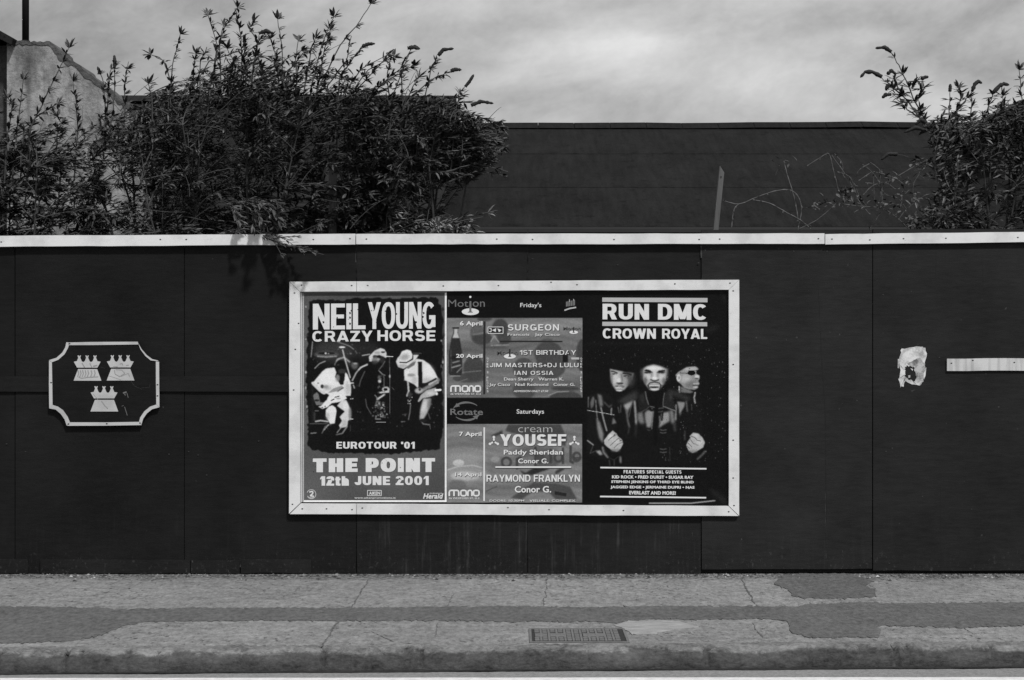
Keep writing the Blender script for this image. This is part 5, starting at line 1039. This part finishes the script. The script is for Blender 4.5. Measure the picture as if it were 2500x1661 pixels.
hs = thing('outhouse', (-6.0, GY, 0), 'dark outbuilding with a sloping tiled eave cut by the left edge, beside the pale gable', 'outbuilding')
x1_ = gp(15, 0)[0]; zt = gp(0, 100)[1]
b = MB(); b.box(x1_-2.6, x1_, GY+.12, GY+2.6, -.05, zt-.02); b.build('wall', M['plaster_dark'], hs)  # shading beside the gable is put into this wall's dark colour
b = MB(); e0 = gp(-60, 42); e1 = gp(42, 99); b.prism([(e0[0], e0[1]), (e1[0], e1[1]), (e1[0]-.02, e1[1]-.06), (e0[0], e0[1]-.09)], GY-.1, GY+2.7); e2 = gp(-330, 42)
b.prism([(e0[0]-.002, e0[1]), (e0[0]-.002, e0[1]-.09), (e2[0], e2[1]-.3), (e2[0], e2[1]-.2)], GY-.1, GY+2.7); b.build('roof', M['roof2'], hs)
fl = thing('flue_pipe', (gp(62, 103)[0], GY+.25, gp(62, 103)[1]), 'dark vertical flue pipe rising from the top of the pale gable wall', 'pipe')
a = P(62.5, 103, GY+.25); b = MB(); b.tube([a+Vector((0, 0, -.05)), a+Vector((0, 0, 1.5))], .033, 14); b.build('pipe', M['gutter'], fl, True)
b = MB(); b.tube([a+Vector((0, 0, -.04)), a+Vector((0, 0, .012))], [.05, .042], 14); b.build('flange', M['gutter'], fl)
b = MB(); b.tube([a+Vector((0, 0, 1.46)), a+Vector((0, 0, 1.52)), a+Vector((0, 0, 1.62)), a+Vector((0, 0, 1.66))], [.04, .075, .06, .01], 14); b.build('cowl', M['gutter'], fl)
# roof slope beyond the right edge
rb = thing('gabled_store', (P(2640, 300, 6)[0], 6, 0), 'dark gabled roof just entering the picture above the bush at the right edge', 'shed')
a0, a1, a2 = P(2440, 322, 6), P(2610, 190, 6), P(2780, 322, 6)
b = MB(); b.prism([(a0[0]+.1, -.05), (a2[0]-.1, -.05), (a2[0]-.1, a2[2]), (a1[0], a1[2]-.1), (a0[0]+.1, a0[2])], 6.1, 9); b.build('wall', M['plaster_dark'], rb)
b = MB(); b.prism([(a0[0]-.05, a0[2]-.05), (a1[0], a1[2]), (a1[0], a1[2]-.08), (a0[0], a0[2]-.13)], 5.9, 9.2); b.prism([(a1[0]+.001, a1[2]), (a2[0]+.05, a2[2]-.05), (a2[0], a2[2]-.13), (a1[0]+.001, a1[2]-.08)], 5.9, 9.2); b.build('roof', M['roof2'], rb)
# pale masonry stub in the foliage
ms = thing('rubble_pier', P(1005, 560, .95), 'pale broken masonry pier glimpsed through the leaves above the hoarding', 'pier'); ms.location[2] = 0; ORG[ms.name] = Vector(ms.location)
b = MB(); pp = [P(x, y, .95) for x, y in ((985, 505), (1000, 498), (1018, 503), (1030, 515), (1032, 620), (978, 620))]
b.prism([(p[0], p[2]) for p in pp[:4]]+[(pp[4][0], 0), (pp[5][0], 0)], .95, 1.3); b.build('masonry', M['plaster'], ms)

# stakes
M['wood'] = mottled('grey weathered wood', .10, .35, 6, sc=(6, 6, .5), rough=.9, bump=.5, bscale=30)
def stake(px0, py0, px1, py1, w, Y, label, bev):
    a, c = P(px0, py0, Y), P(px1, py1, Y); d = (c-a); a2 = a-d.normalized()*(a[2]/max(.2, d.normalized()[2]))
    st = thing('timber_stake', (a2[0], Y, 0), label, 'stake', 'wooden stakes behind the hoarding'); n = Vector((d[2], 0, -d[0])).normalized()*w/2
    b = MB(); b.prism([((a2-n)[0], 0), ((a2+n)[0], 0), ((c+n)[0], c[2]-bev), ((c-n)[0], c[2])], Y, Y+.045); b.build('post', M['wood'], st)
    nl = MB(); pz = a+d*.82; nl.tube([pz+Vector((0, -.004, 0)), pz+Vector((0, .002, 0))], .006, 8); nl.build('nail', M['nail'], st)
stake(1748, 556, 1763, 405, .032, .42, 'slim leaning wooden stake standing clear of the bushes in front of the dark roof', .05)
stake(812, 560, 812, 395, .06, .62, 'upright grey wooden post half hidden by the large bush', .01)

# ------------------------------------------------------------------ shrubs
def bez(p0, p1, p2, n): return [p0*(1-t)**2+p1*2*t*(1-t)+p2*t*t for t in [i/n for i in range(n+1)]]
rs = random.Random(11)
WIND = Vector((1.0, -.1, -.10))
def leaf(b, p, d, L, w):
    d = d.normalized(); up = Vector((rs.uniform(-.5, .5), rs.uniform(-.6, .2), 1)); s_ = d.cross(up)
    if s_.length < 1e-3: s_ = Vector((0, 1, 0))
    s_.normalize(); nrm = s_.cross(d); n = len(b.v); dr = rs.uniform(.0, .14)*L
    m1_ = p+d*L*.38-nrm*L*.03; m2_ = p+d*L*.72-Vector((0, 0, dr*.45)); tip = p+d*L-Vector((0, 0, dr))
    e1, e2 = s_*w*.5, s_*w*.34; f = nrm*w*.16
    b.v += [tuple(p), tuple(m1_+e1+f), tuple(m1_), tuple(m1_-e1+f), tuple(m2_+e2+f), tuple(m2_), tuple(m2_-e2+f), tuple(tip)]
    b.f += [(n, n+2, n+1), (n, n+3, n+2), (n+1, n+2, n+5, n+4), (n+2, n+3, n+6, n+5), (n+4, n+5, n+7), (n+5, n+6, n+7)]
def leaves_along(b, path, dens, L0, start=.25, wind=.7, tuft=True):
    tot = [0]
    for i in range(1, len(path)): tot.append(tot[-1]+(path[i]-path[i-1]).length)
    T = tot[-1]; n = max(1, int(T*(1-start)/dens)); 
    for k in range(n+1):
        s_ = T*(start+(1-start)*k/max(1, n)); i = 1
        while i < len(path)-1 and tot[i] < s_: i += 1
        f = (s_-tot[i-1])/max(1e-6, tot[i]-tot[i-1]); p = path[i-1].lerp(path[i], f); t_ = (path[i]-path[i-1]).normalized()
        m_ = 2+(1 if rs.random() < .4 else 0)
        for q in range(m_):
            an = rs.uniform(0, 6.28); side_ = Vector((math.cos(an), math.sin(an)*.8, math.sin(an+1)*.5))
            d = t_*.45+side_*.6+WIND*wind*rs.uniform(.5, 1.5)+Vector((0, 0, rs.uniform(-.2, .25)))
            leaf(b, p, d, L0*rs.uniform(.6, 1.3), L0*rs.uniform(.22, .36))
    if tuft:
        p = path[-1]; t_ = (path[-1]-path[-2]).normalized()
        for q in range(rs.randint(4, 7)):
            d = t_*.7+Vector((rs.uniform(-.6, .6), rs.uniform(-.6, .6), rs.uniform(-.3, .4)))+WIND*wind*.7
            leaf(b, p, d, L0*rs.uniform(.5, 1.0), L0*rs.uniform(.18, .28))
def spike(b, path, r):
    n = 12; pts = []; rad = []
    for i in range(n+1):
        f = i/n*(len(path)-1); k = min(int(f), len(path)-2); pts.append(path[k].lerp(path[k+1], f-k)); rad.append(r*(.55+.6*math.sin(math.pi*min(1, .25+.75*i/n)))*rs.uniform(.75, 1.25)*(1 if i < n else .3))
    b.tube(pts, rad, 7)
def inside(pt, poly):
    x, y = pt; c = False
    for i in range(len(poly)):
        (xa, ya), (xb, yb) = poly[i], poly[i-1]
        if (ya > y) != (yb > y) and x < (xb-xa)*(y-ya)/(yb-ya)+xa: c = not c
    return c
def shrub(name, label, cat, base_px, poly, ntw, nmain, shoots, Yr=(.35, 1.7), L0=.070, lean=0., leafm='leaf', dens=.028, keep=None, extra=None, group='bushes growing behind the hoarding'):
    Ym = (Yr[0]+Yr[1])/2; bx = P(base_px, 560, Ym)[0]
    s_ = thing(name, (bx, Ym, 0), label, cat, group)
    st = MB(); lf = MB(); spk = []
    xs_ = [p[0] for p in poly]; ys_ = [p[1] for p in poly]
    def samp():
        while True:
            q = (rs.uniform(min(xs_), max(xs_)), rs.uniform(min(ys_), max(ys_)))
            if inside(q, poly) and (keep is None or rs.random() < keep(*q)): return q
    mains = []
    for i in range(nmain):
        q = samp(); q = (q[0], min(ys_)+(q[1]-min(ys_))*.7); Y = rs.uniform(*Yr); tip = P(q[0], q[1], Y)
        b0_ = Vector((bx+rs.uniform(-.35, .35)+(tip[0]-bx)*.35, Ym+rs.uniform(-.3, .3), 0)); mid = Vector((b0_[0]*.6+tip[0]*.4-lean*.3, (b0_[1]+Y)/2, tip[2]*.62))
        pth = bez(b0_, mid, tip, 12); st.tube(pth, [.020*(1-i_/12)+.004 for i_ in range(13)], 6); mains.append(pth)
    allp = [(p, k) for k, m_ in enumerate(mains) for p in m_[4:]]
    for i in range(ntw):
        q = samp(); Y = rs.uniform(*Yr); tip = P(q[0], q[1], Y); best = None
        for p, k in rs.sample(allp, min(len(allp), 60)):
            if p[2] > tip[2]+.05: continue
            d = (p-tip).length
            if best is None or d < best[0]: best = (d, p)
        if best is None: a = tip+Vector((rs.uniform(-.2, 0), 0, -.35))
        else: a = best[1]
        if (tip-a).length > .75: a = tip+(a-tip).normalized()*.75
        mid = (a+tip)/2+Vector((rs.uniform(-.1, .1)-.04, rs.uniform(-.08, .08), rs.uniform(-.02, .12)))
        pth = bez(a, mid, tip, 6); st.tube(pth, [.005-.0032*i_/6 for i_ in range(7)], 4, False)
        leaves_along(lf, pth, dens*rs.uniform(.8, 1.4), L0*rs.uniform(.8, 1.15), .2)
    for sh in shoots:
        pix, end, Y = sh[0], sh[1], sh[2] if len(sh) > 2 else Ym*.8
        pts = [P(x, y, Y+.04*i) for i, (x, y) in enumerate(pix)]
        if inside((pix[0][0], pix[0][1]+45), poly): pts = [P(pix[0][0]-10, pix[0][1]+rs.uniform(70, 130), Y)]+pts
        sm = []
        for i in range(len(pts)-1):
            for k in range(4): sm.append(pts[i].lerp(pts[i+1], k/4)+Vector((rs.uniform(-.004, .004), 0, rs.uniform(-.004, .004))))
        sm.append(pts[-1]); n = len(sm)
        st.tube(sm, [.0068-.0042*i/n for i in range(n)], 5)
        # leaves sit in tufts at the nodes of the shoot
        T = sum((sm[i+1]-sm[i]).length for i in range(n-1)); cuts = max(3, int(T/.085))
        for c_ in range(1, cuts):
            f = c_/cuts*(n-1); k = min(int(f), n-2); p = sm[k].lerp(sm[k+1], f-k); t_ = (sm[k+1]-sm[k]).normalized(); big = 1.15-.55*c_/cuts
            if rs.random() < .12: continue
            for q in range(rs.randint(5, 10)):
                an = rs.uniform(0, 6.28); d = t_*.5+Vector((math.cos(an), math.sin(an), math.sin(an*1.7)*.6))*.8+WIND*.7*rs.uniform(.3, 1.2)*(1 if sh[0][0][0] < 1900 else .35)
                leaf(lf, p+t_*rs.uniform(-.016, .016), d, L0*big*rs.uniform(.7, 1.55), L0*big*rs.uniform(.26, .42))
        if end == 'tuft':
            for q in range(11):
                d = (sm[-1]-sm[-2]).normalized()*.5+Vector((rs.uniform(-.5, .9), rs.uniform(-.6, .6), rs.uniform(-.5, .5))); leaf(lf, sm[-1], d, L0*rs.uniform(.8, 1.4), L0*rs.uniform(.28, .40))
        elif end == 'spike':
            m_ = max(3, int(n*.22)); spk.append((sm[-min(m_, 6):], .0125))
        elif isinstance(end, list): spk.append(([P(x, y, Y) for x, y in end], .0135))
    tw = st
    for i in range(int(ntw*.10)):      # bare pale twigs among the leaves
        q = samp(); Y = rs.uniform(Yr[0]-.1, Yr[1]*.6); p0 = P(q[0], q[1], Y); d = Vector((rs.uniform(-.22, .38), rs.uniform(-.1, .1), rs.uniform(-.1, .28)))*(1 if q[0] < 1000 else .55); pth = bez(p0, p0+d*.5+Vector((rs.uniform(-.06, .06), 0, rs.uniform(-.03, .09))), p0+d, 6); tw.tube(pth, [.0028-.0016*k_/6 for k_ in range(7)], 4)
    if extra: extra(st, lf)
    st.build('stems', M['stem'], s_); lf.build('foliage', M[leafm], s_)
    for pth, r_ in spk:
        b = MB(); spike(b, pth, r_); b.build('flower_spike', M['spike'], s_, True)
    return s_

A_sh = [([(73, 314), (110, 240), (150, 160), (168, 118)], 'tuft', .6), ([(40, 330), (50, 250), (57, 195)], 'tuft', .8), ([(190, 320), (186, 250), (178, 200)], 'tuft', .9), ([(60, 310), (110, 270), (140, 255)], 'tuft', .6), ([(20, 320), (30, 260), (20, 240)], 'tuft', .7), ([(140, 330), (150, 300), (140, 285)], 'tuft', .7), ([(70, 400), (110, 340), (150, 300)], 'tuft', .5), ([(10, 420), (40, 380), (75, 330)], 'tuft', .9), ([(150, 420), (160, 370), (200, 330)], 'tuft', .8)]
shrub('buddleia_bush', 'thin open bush with pale wall showing between its leaves at the left edge', 'bush', 60, [(-230, 300), (0, 270), (120, 300), (200, 330), (250, 420), (260, 590), (-230, 590)], 470, 9, A_sh, (.4, 1.5), keep=lambda x, y: .3+.7*min(1, max(0, (y-290)/160)))
B_sh = [([(258, 270), (252, 200), (238, 163)], 'spike', .9), ([(276, 270), (280, 200), (279, 135)], 'spike', .8), ([(262, 260), (264, 200), (271, 170)], 'tuft', 1.0), ([(305, 270), (304, 210), (310, 170)], 'tuft', .8), ([(372, 290), (370, 230), (362, 205)], 'tuft', .9), ([(412, 260), (420, 160), (440, 84)], 'tuft', .8), ([(418, 200), (400, 150), (368, 134)], 'tuft', .8), ([(470, 240), (472, 170), (478, 132)], 'tuft', 1.0), ([(480, 230), (490, 150), (505, 115)], 'none', 1.0),
        ([(520, 220), (530, 110), (508, 38)], 'tuft', .9), ([(508, 240), (530, 130), (548, 66), (580, 20)], 'tuft', .8), ([(540, 200), (535, 110), (546, 62)], 'tuft', 1.0), ([(590, 180), (588, 90), (577, 28)], 'none', .8), ([(594, 190), (596, 130), (596, 85)], 'spike', .8), ([(615, 190), (630, 100), (607, 70), (617, 55)], 'tuft', .7), ([(640, 190), (625, 110), (650, 78)], [(632, 82), (650, 76), (668, 82)], .7), ([(690, 200), (688, 110), (678, 48)], 'tuft', .9), ([(680, 200), (672, 130), (660, 96)], 'tuft', .7), ([(725, 200), (722, 140), (728, 100)], 'tuft', .9), ([(745, 200), (760, 120), (770, 95)], 'tuft', .8),
        ([(760, 210), (785, 110), (815, 42)], 'tuft', .7), ([(775, 210), (790, 130), (806, 75)], 'tuft', .9), ([(770, 230), (830, 110), (870, 65), (905, 10)], 'tuft', .7), ([(800, 210), (845, 150), (858, 88)], 'none', .8), ([(830, 190), (870, 130), (890, 110)], [(885, 114), (900, 108), (916, 107)], .8), ([(840, 230), (880, 170), (945, 135)], 'tuft', .6), ([(850, 240), (900, 190), (935, 150)], 'tuft', .7), ([(700, 180), (740, 130), (800, 100)], 'tuft', .7), ([(830, 260), (900, 170), (960, 140)], 'tuft', .7), ([(560, 200), (570, 150), (640, 100)], 'none', .6), ([(450, 250), (510, 150), (590, 122)], 'none', .7), ([(560, 230), (575, 160), (555, 120)], 'tuft', .6), ([(660, 220), (690, 150), (735, 125)], 'tuft', .6)]
def overhang(st, lf):
    pth = [P(560, 540, .5), P(615, 556, .12), P(650, 580, -.08), P(690, 598, -.16), P(730, 606, -.2), P(790, 622, -.22)]
    sm = []
    for i in range(len(pth)-1):
        for k in range(4): sm.append(pth[i].lerp(pth[i+1], k/4))
    st.tube(sm+[pth[-1]], [.006-.004*i/len(sm) for i in range(len(sm)+1)], 5)
    leaves_along(lf, sm[3:16], .022, .062, .0, .9); leaves_along(lf, sm[12:19], .05, .05, .0, .8)
    for i in range(9):      # sprays leaning out over the top of the hoarding
        x = rs.uniform(560, 690); q_ = P(x+rs.uniform(0, 40), rs.uniform(500, 562), rs.uniform(-.28, -.08)); pp_ = bez(P(x-40, 500, .25), P(x, 470, .02), q_, 6); st.tube(pp_, .0025, 4); leaves_along(lf, pp_, .03, .075, .3, .7)
    for (x0, y0, x1, y1) in ((640, 575, 685, 618), (660, 585, 722, 578), (640, 570, 735, 615), (700, 600, 760, 612)):
        p2_ = bez(P(x0, y0, -.02), P((x0+x1)/2, min(y0, y1)-2, -.12), P(x1, y1, -.16), 6); st.tube(p2_, .0022, 4); leaves_along(lf, p2_, .035, .055, .2, .8)
shrub('buddleia_bush', 'largest and tallest bush, dense and windblown, its leaves hanging over the white top board', 'bush', 560, [(190, 590), (205, 330), (262, 250), (330, 262), (410, 215), (470, 180), (560, 150), (650, 130), (720, 145), (800, 165), (850, 185), (900, 225), (960, 265), (980, 400), (985, 590)], 930, 26, B_sh, (.25, 1.7), lean=.15, extra=overhang, keep=lambda x, y: (.55 if x < 330 and y > 380 else 1) if x < 760 else .75)
C_sh = [([(985, 260), (978, 165), (1008, 115)], [(1000, 118), (1012, 114), (1026, 120)], .8), ([(960, 230), (1000, 130)], [(995, 118), (1010, 116), (1024, 121)], .7), ([(1030, 270), (1052, 170), (1068, 140)], [(1070, 136), (1082, 122), (1108, 119)], .8), ([(1000, 240), (1060, 190), (1100, 175)], [(1100, 174), (1112, 170), (1127, 171)], .7), ([(1080, 275), (1110, 240), (1135, 212)], [(1136, 212), (1146, 200), (1157, 182)], .6), ([(1100, 290), (1120, 250), (1180, 252)], [(1150, 258), (1175, 248), (1205, 253)], .6), ([(900, 240), (960, 180), (1000, 165)], 'tuft', .7), ([(870, 240), (940, 200), (1010, 160)], 'tuft', .6), ([(980, 270), (1010, 210), (1020, 190)], 'tuft', .9), ([(1110, 300), (1160, 280), (1220, 310)], 'tuft', .6), ([(1130, 310), (1180, 290), (1215, 300)], 'tuft', .7), ([(1110, 300), (1115, 255), (1125, 235)], 'tuft', .8), ([(950, 230), (945, 180), (960, 120)], 'none', .8), ([(1130, 340), (1190, 330), (1230, 322)], 'none', .6), ([(1090, 420), (1160, 400), (1240, 420)], 'none', .5), ([(1080, 450), (1160, 420), (1220, 425)], 'tuft', .5)]
shrub('buddleia_bush', 'bush leaning right over the dark roof with curved seed spikes and bare twigs', 'bush', 960, [(850, 590), (850, 280), (900, 215), (960, 228), (1030, 236), (1090, 240), (1120, 262), (1180, 300), (1225, 325), (1230, 365), (1180, 415), (1120, 440), (1060, 470), (1020, 520), (1000, 590)], 560, 16, C_sh, (.4, 1.5), lean=-.2, keep=lambda x, y: .55 if (930 < x < 1070 and y < 345) else (1 if y < 420 else (.7 if x < 950 else .36)))
shrub('buddleia_bush', 'low scrubby bush with pale dry leaves just above the white top board', 'bush', 1040, [(900, 590), (930, 530), (1010, 500), (1060, 540), (1120, 545), (1190, 575), (1200, 590)], 60, 6, [([(1050, 570), (1100, 545), (1180, 530)], 'none', .4), ([(1070, 570), (1130, 530), (1190, 520)], 'tuft', .5)], (.3, .9), leafm='leaf_pale', L0=.07)
D_sh = [([(2262, 300), (2230, 240), (2195, 160), (2175, 128)], [(2176, 127), (2160, 116), (2137, 118)], .9), ([(2258, 310), (2220, 250), (2180, 215), (2152, 190)], [(2153, 188), (2130, 176), (2112, 176), (2100, 190)], .8), ([(2222, 226), (2198, 231), (2175, 232)], [(2175, 231), (2162, 232), (2153, 240)], .8), ([(2200, 225), (2185, 200), (2180, 185)], [(2166, 182), (2176, 173), (2188, 182)], .8), ([(2190, 222), (2180, 215), (2170, 208)], [(2171, 205), (2166, 212), (2163, 222)], .8), ([(2240, 284), (2215, 268), (2203, 255)], 'tuft', .9), ([(2214, 203), (2235, 196), (2250, 192)], [(2249, 193), (2258, 189), (2267, 188)], .9), ([(2236, 250), (2248, 232), (2252, 215)], 'tuft', .9), ([(2262, 310), (2248, 290), (2240, 275)], 'tuft', .8),
        ([(2315, 310), (2318, 250), (2319, 225)], [(2319, 224), (2320, 214), (2320, 205)], .9), ([(2330, 300), (2345, 240), (2340, 215)], 'tuft', .9), ([(2370, 300), (2372, 250), (2372, 225)], [(2373, 224), (2380, 206), (2388, 199), (2398, 204)], .8), ([(2400, 300), (2420, 240), (2428, 222)], [(2424, 228), (2440, 210), (2450, 205), (2464, 208)], .8), ([(2440, 310), (2450, 260), (2448, 235)], 'tuft', .9), ([(2475, 320), (2482, 270), (2478, 250)], 'spike', .9), ([(2500, 320), (2494, 240), (2488, 172)], 'tuft', .8), ([(2290, 330), (2330, 280), (2360, 240)], 'tuft', .7), ([(2300, 310), (2295, 290), (2270, 300)], [(2260, 300), (2248, 292), (2235, 305)], .8), ([(2270, 325), (2262, 318), (2255, 315)], [(2258, 318), (2235, 312), (2207, 324)], .8), ([(2300, 430), (2250, 392), (2190, 377)], [(2190, 377), (2168, 376), (2151, 391)], .8)]
shrub('buddleia_bush', 'upright bush at the right edge with long curved flower spikes against the sky', 'bush', 2400, [(2180, 590), (2220, 530), (2280, 480), (2300, 420), (2270, 360), (2255, 310), (2330, 285), (2420, 262), (2500, 250), (2680, 250), (2680, 590)], 430, 16, D_sh, (.45, 1.6), lean=.0, L0=.075, keep=lambda x, y: .95 if y < 400 else .5)

# brambles
def q8(x, y): return (1700+x*.3444, 80+y*.3444)
def bramble(label, lines, base, leafy_pts, mat='bramble'):
    Y = .45; s_ = thing('bramble', (P(base, 560, Y)[0], Y, 0), label, 'bramble', 'bramble canes behind the hoarding')
    st = MB(); lf = MB()
    for ln in lines:
        pts = [P(*q8(x, y), Y+rs.uniform(-.02, .02)) for x, y in ln]; sm = []
        for i in range(len(pts)-1):
            p0 = pts[max(0, i-1)]; p1 = pts[i]; p2 = pts[i+1]; p3 = pts[min(len(pts)-1, i+2)]
            for k in range(5):
                t_ = k/5; sm.append(.5*((2*p1)+(p2-p0)*t_+(2*p0-5*p1+4*p2-p3)*t_*t_+(3*p1-p0-3*p2+p3)*t_**3))
        sm.append(pts[-1]); st.tube(sm, [.0024 if i % 3 else .0042 for i in range(len(sm))], 5)
        for p in sm[1::2]:
            if rs.random() < .75: leaf(lf, p, Vector((rs.uniform(-1, 1), rs.uniform(-1, 0), rs.uniform(-.8, .8))), rs.uniform(.014, .03), .009)
    for x, y, n in leafy_pts:
        for _ in range(n):
            leaf(lf, P(*q8(x+rs.gauss(0, 45), y+rs.gauss(0, 22)), Y+rs.uniform(-.1, .1)), Vector((rs.uniform(-1, 1), rs.uniform(-1, .2), rs.uniform(-.6, .5))), rs.uniform(.03, .06), rs.uniform(.015, .028))
    # canes are rooted in the yard behind
    a = P(*q8(*lines[0][-1]), Y); st.tube([Vector((a[0], Y, -.02)), a+Vector((.02, 0, -1.0)), a], [.007, .006, .005], 6)
    st.build('canes', M[mat], s_); lf.build('foliage', M['leaf'], s_); return s_
bramble('pale dead leafless bramble canes arching beside the leaning stake', [[(190, 1190), (300, 1215), (420, 1170), (550, 1125), (660, 1115), (720, 1160), (745, 1240), (735, 1330), (720, 1390)], [(400, 1185), (520, 1210), (640, 1275), (740, 1330), (810, 1390)], [(620, 910), (645, 1010), (680, 1120), (705, 1220), (720, 1320), (725, 1400)], [(300, 1215), (265, 1260), (250, 1380)]], 1948, [(630, 915, 7)], 'stem_pale')
bramble('tangle of thin dark bramble canes with small leaves in front of the low roof', [[(785, 945), (880, 885), (940, 860), (970, 970), (1000, 1090), (1010, 1180), (960, 1240), (850, 1330), (730, 1390)], [(960, 870), (1060, 1010), (1110, 1100)], [(1225, 930), (1150, 980), (1118, 1080), (1150, 1190), (1230, 1290)]], 1990, [(1060, 1150, 40), (900, 1210, 22), (1180, 1190, 14)])
rt = random.Random(5); tangle = []
for _ in range(9):
    x = rt.uniform(1120, 1620); y = rt.uniform(1150, 1390); a_ = rt.uniform(-2.6, -.5); ln = [(x, y)]
    for k_ in range(rt.randint(3, 5)): x += math.cos(a_)*90; y += math.sin(a_)*90; a_ += rt.uniform(-.9, .9); ln.append((x, min(1400, y)))
    tangle.append(ln)
bramble('arching bramble canes spreading from the foot of the right hand bush', [[(1255, 985), (1265, 1200), (1310, 1260), (1230, 1390)], [(1255, 985), (1380, 1020), (1480, 1080)], [(1630, 940), (1545, 1060), (1535, 1150)], [(1010, 1210), (1150, 1230), (1310, 1245), (1420, 1310), (1500, 1390)], [(1440, 1010), (1560, 940), (1640, 900)], [(1150, 1050), (1240, 990)]]+tangle, 2125, [(1360, 1020, 16), (1470, 1080, 14), (1600, 940, 30), (1380, 1220, 24), (1540, 1170, 20), (1650, 1010, 20), (1700, 1250, 30), (1560, 1330, 30), (1780, 1340, 30)])
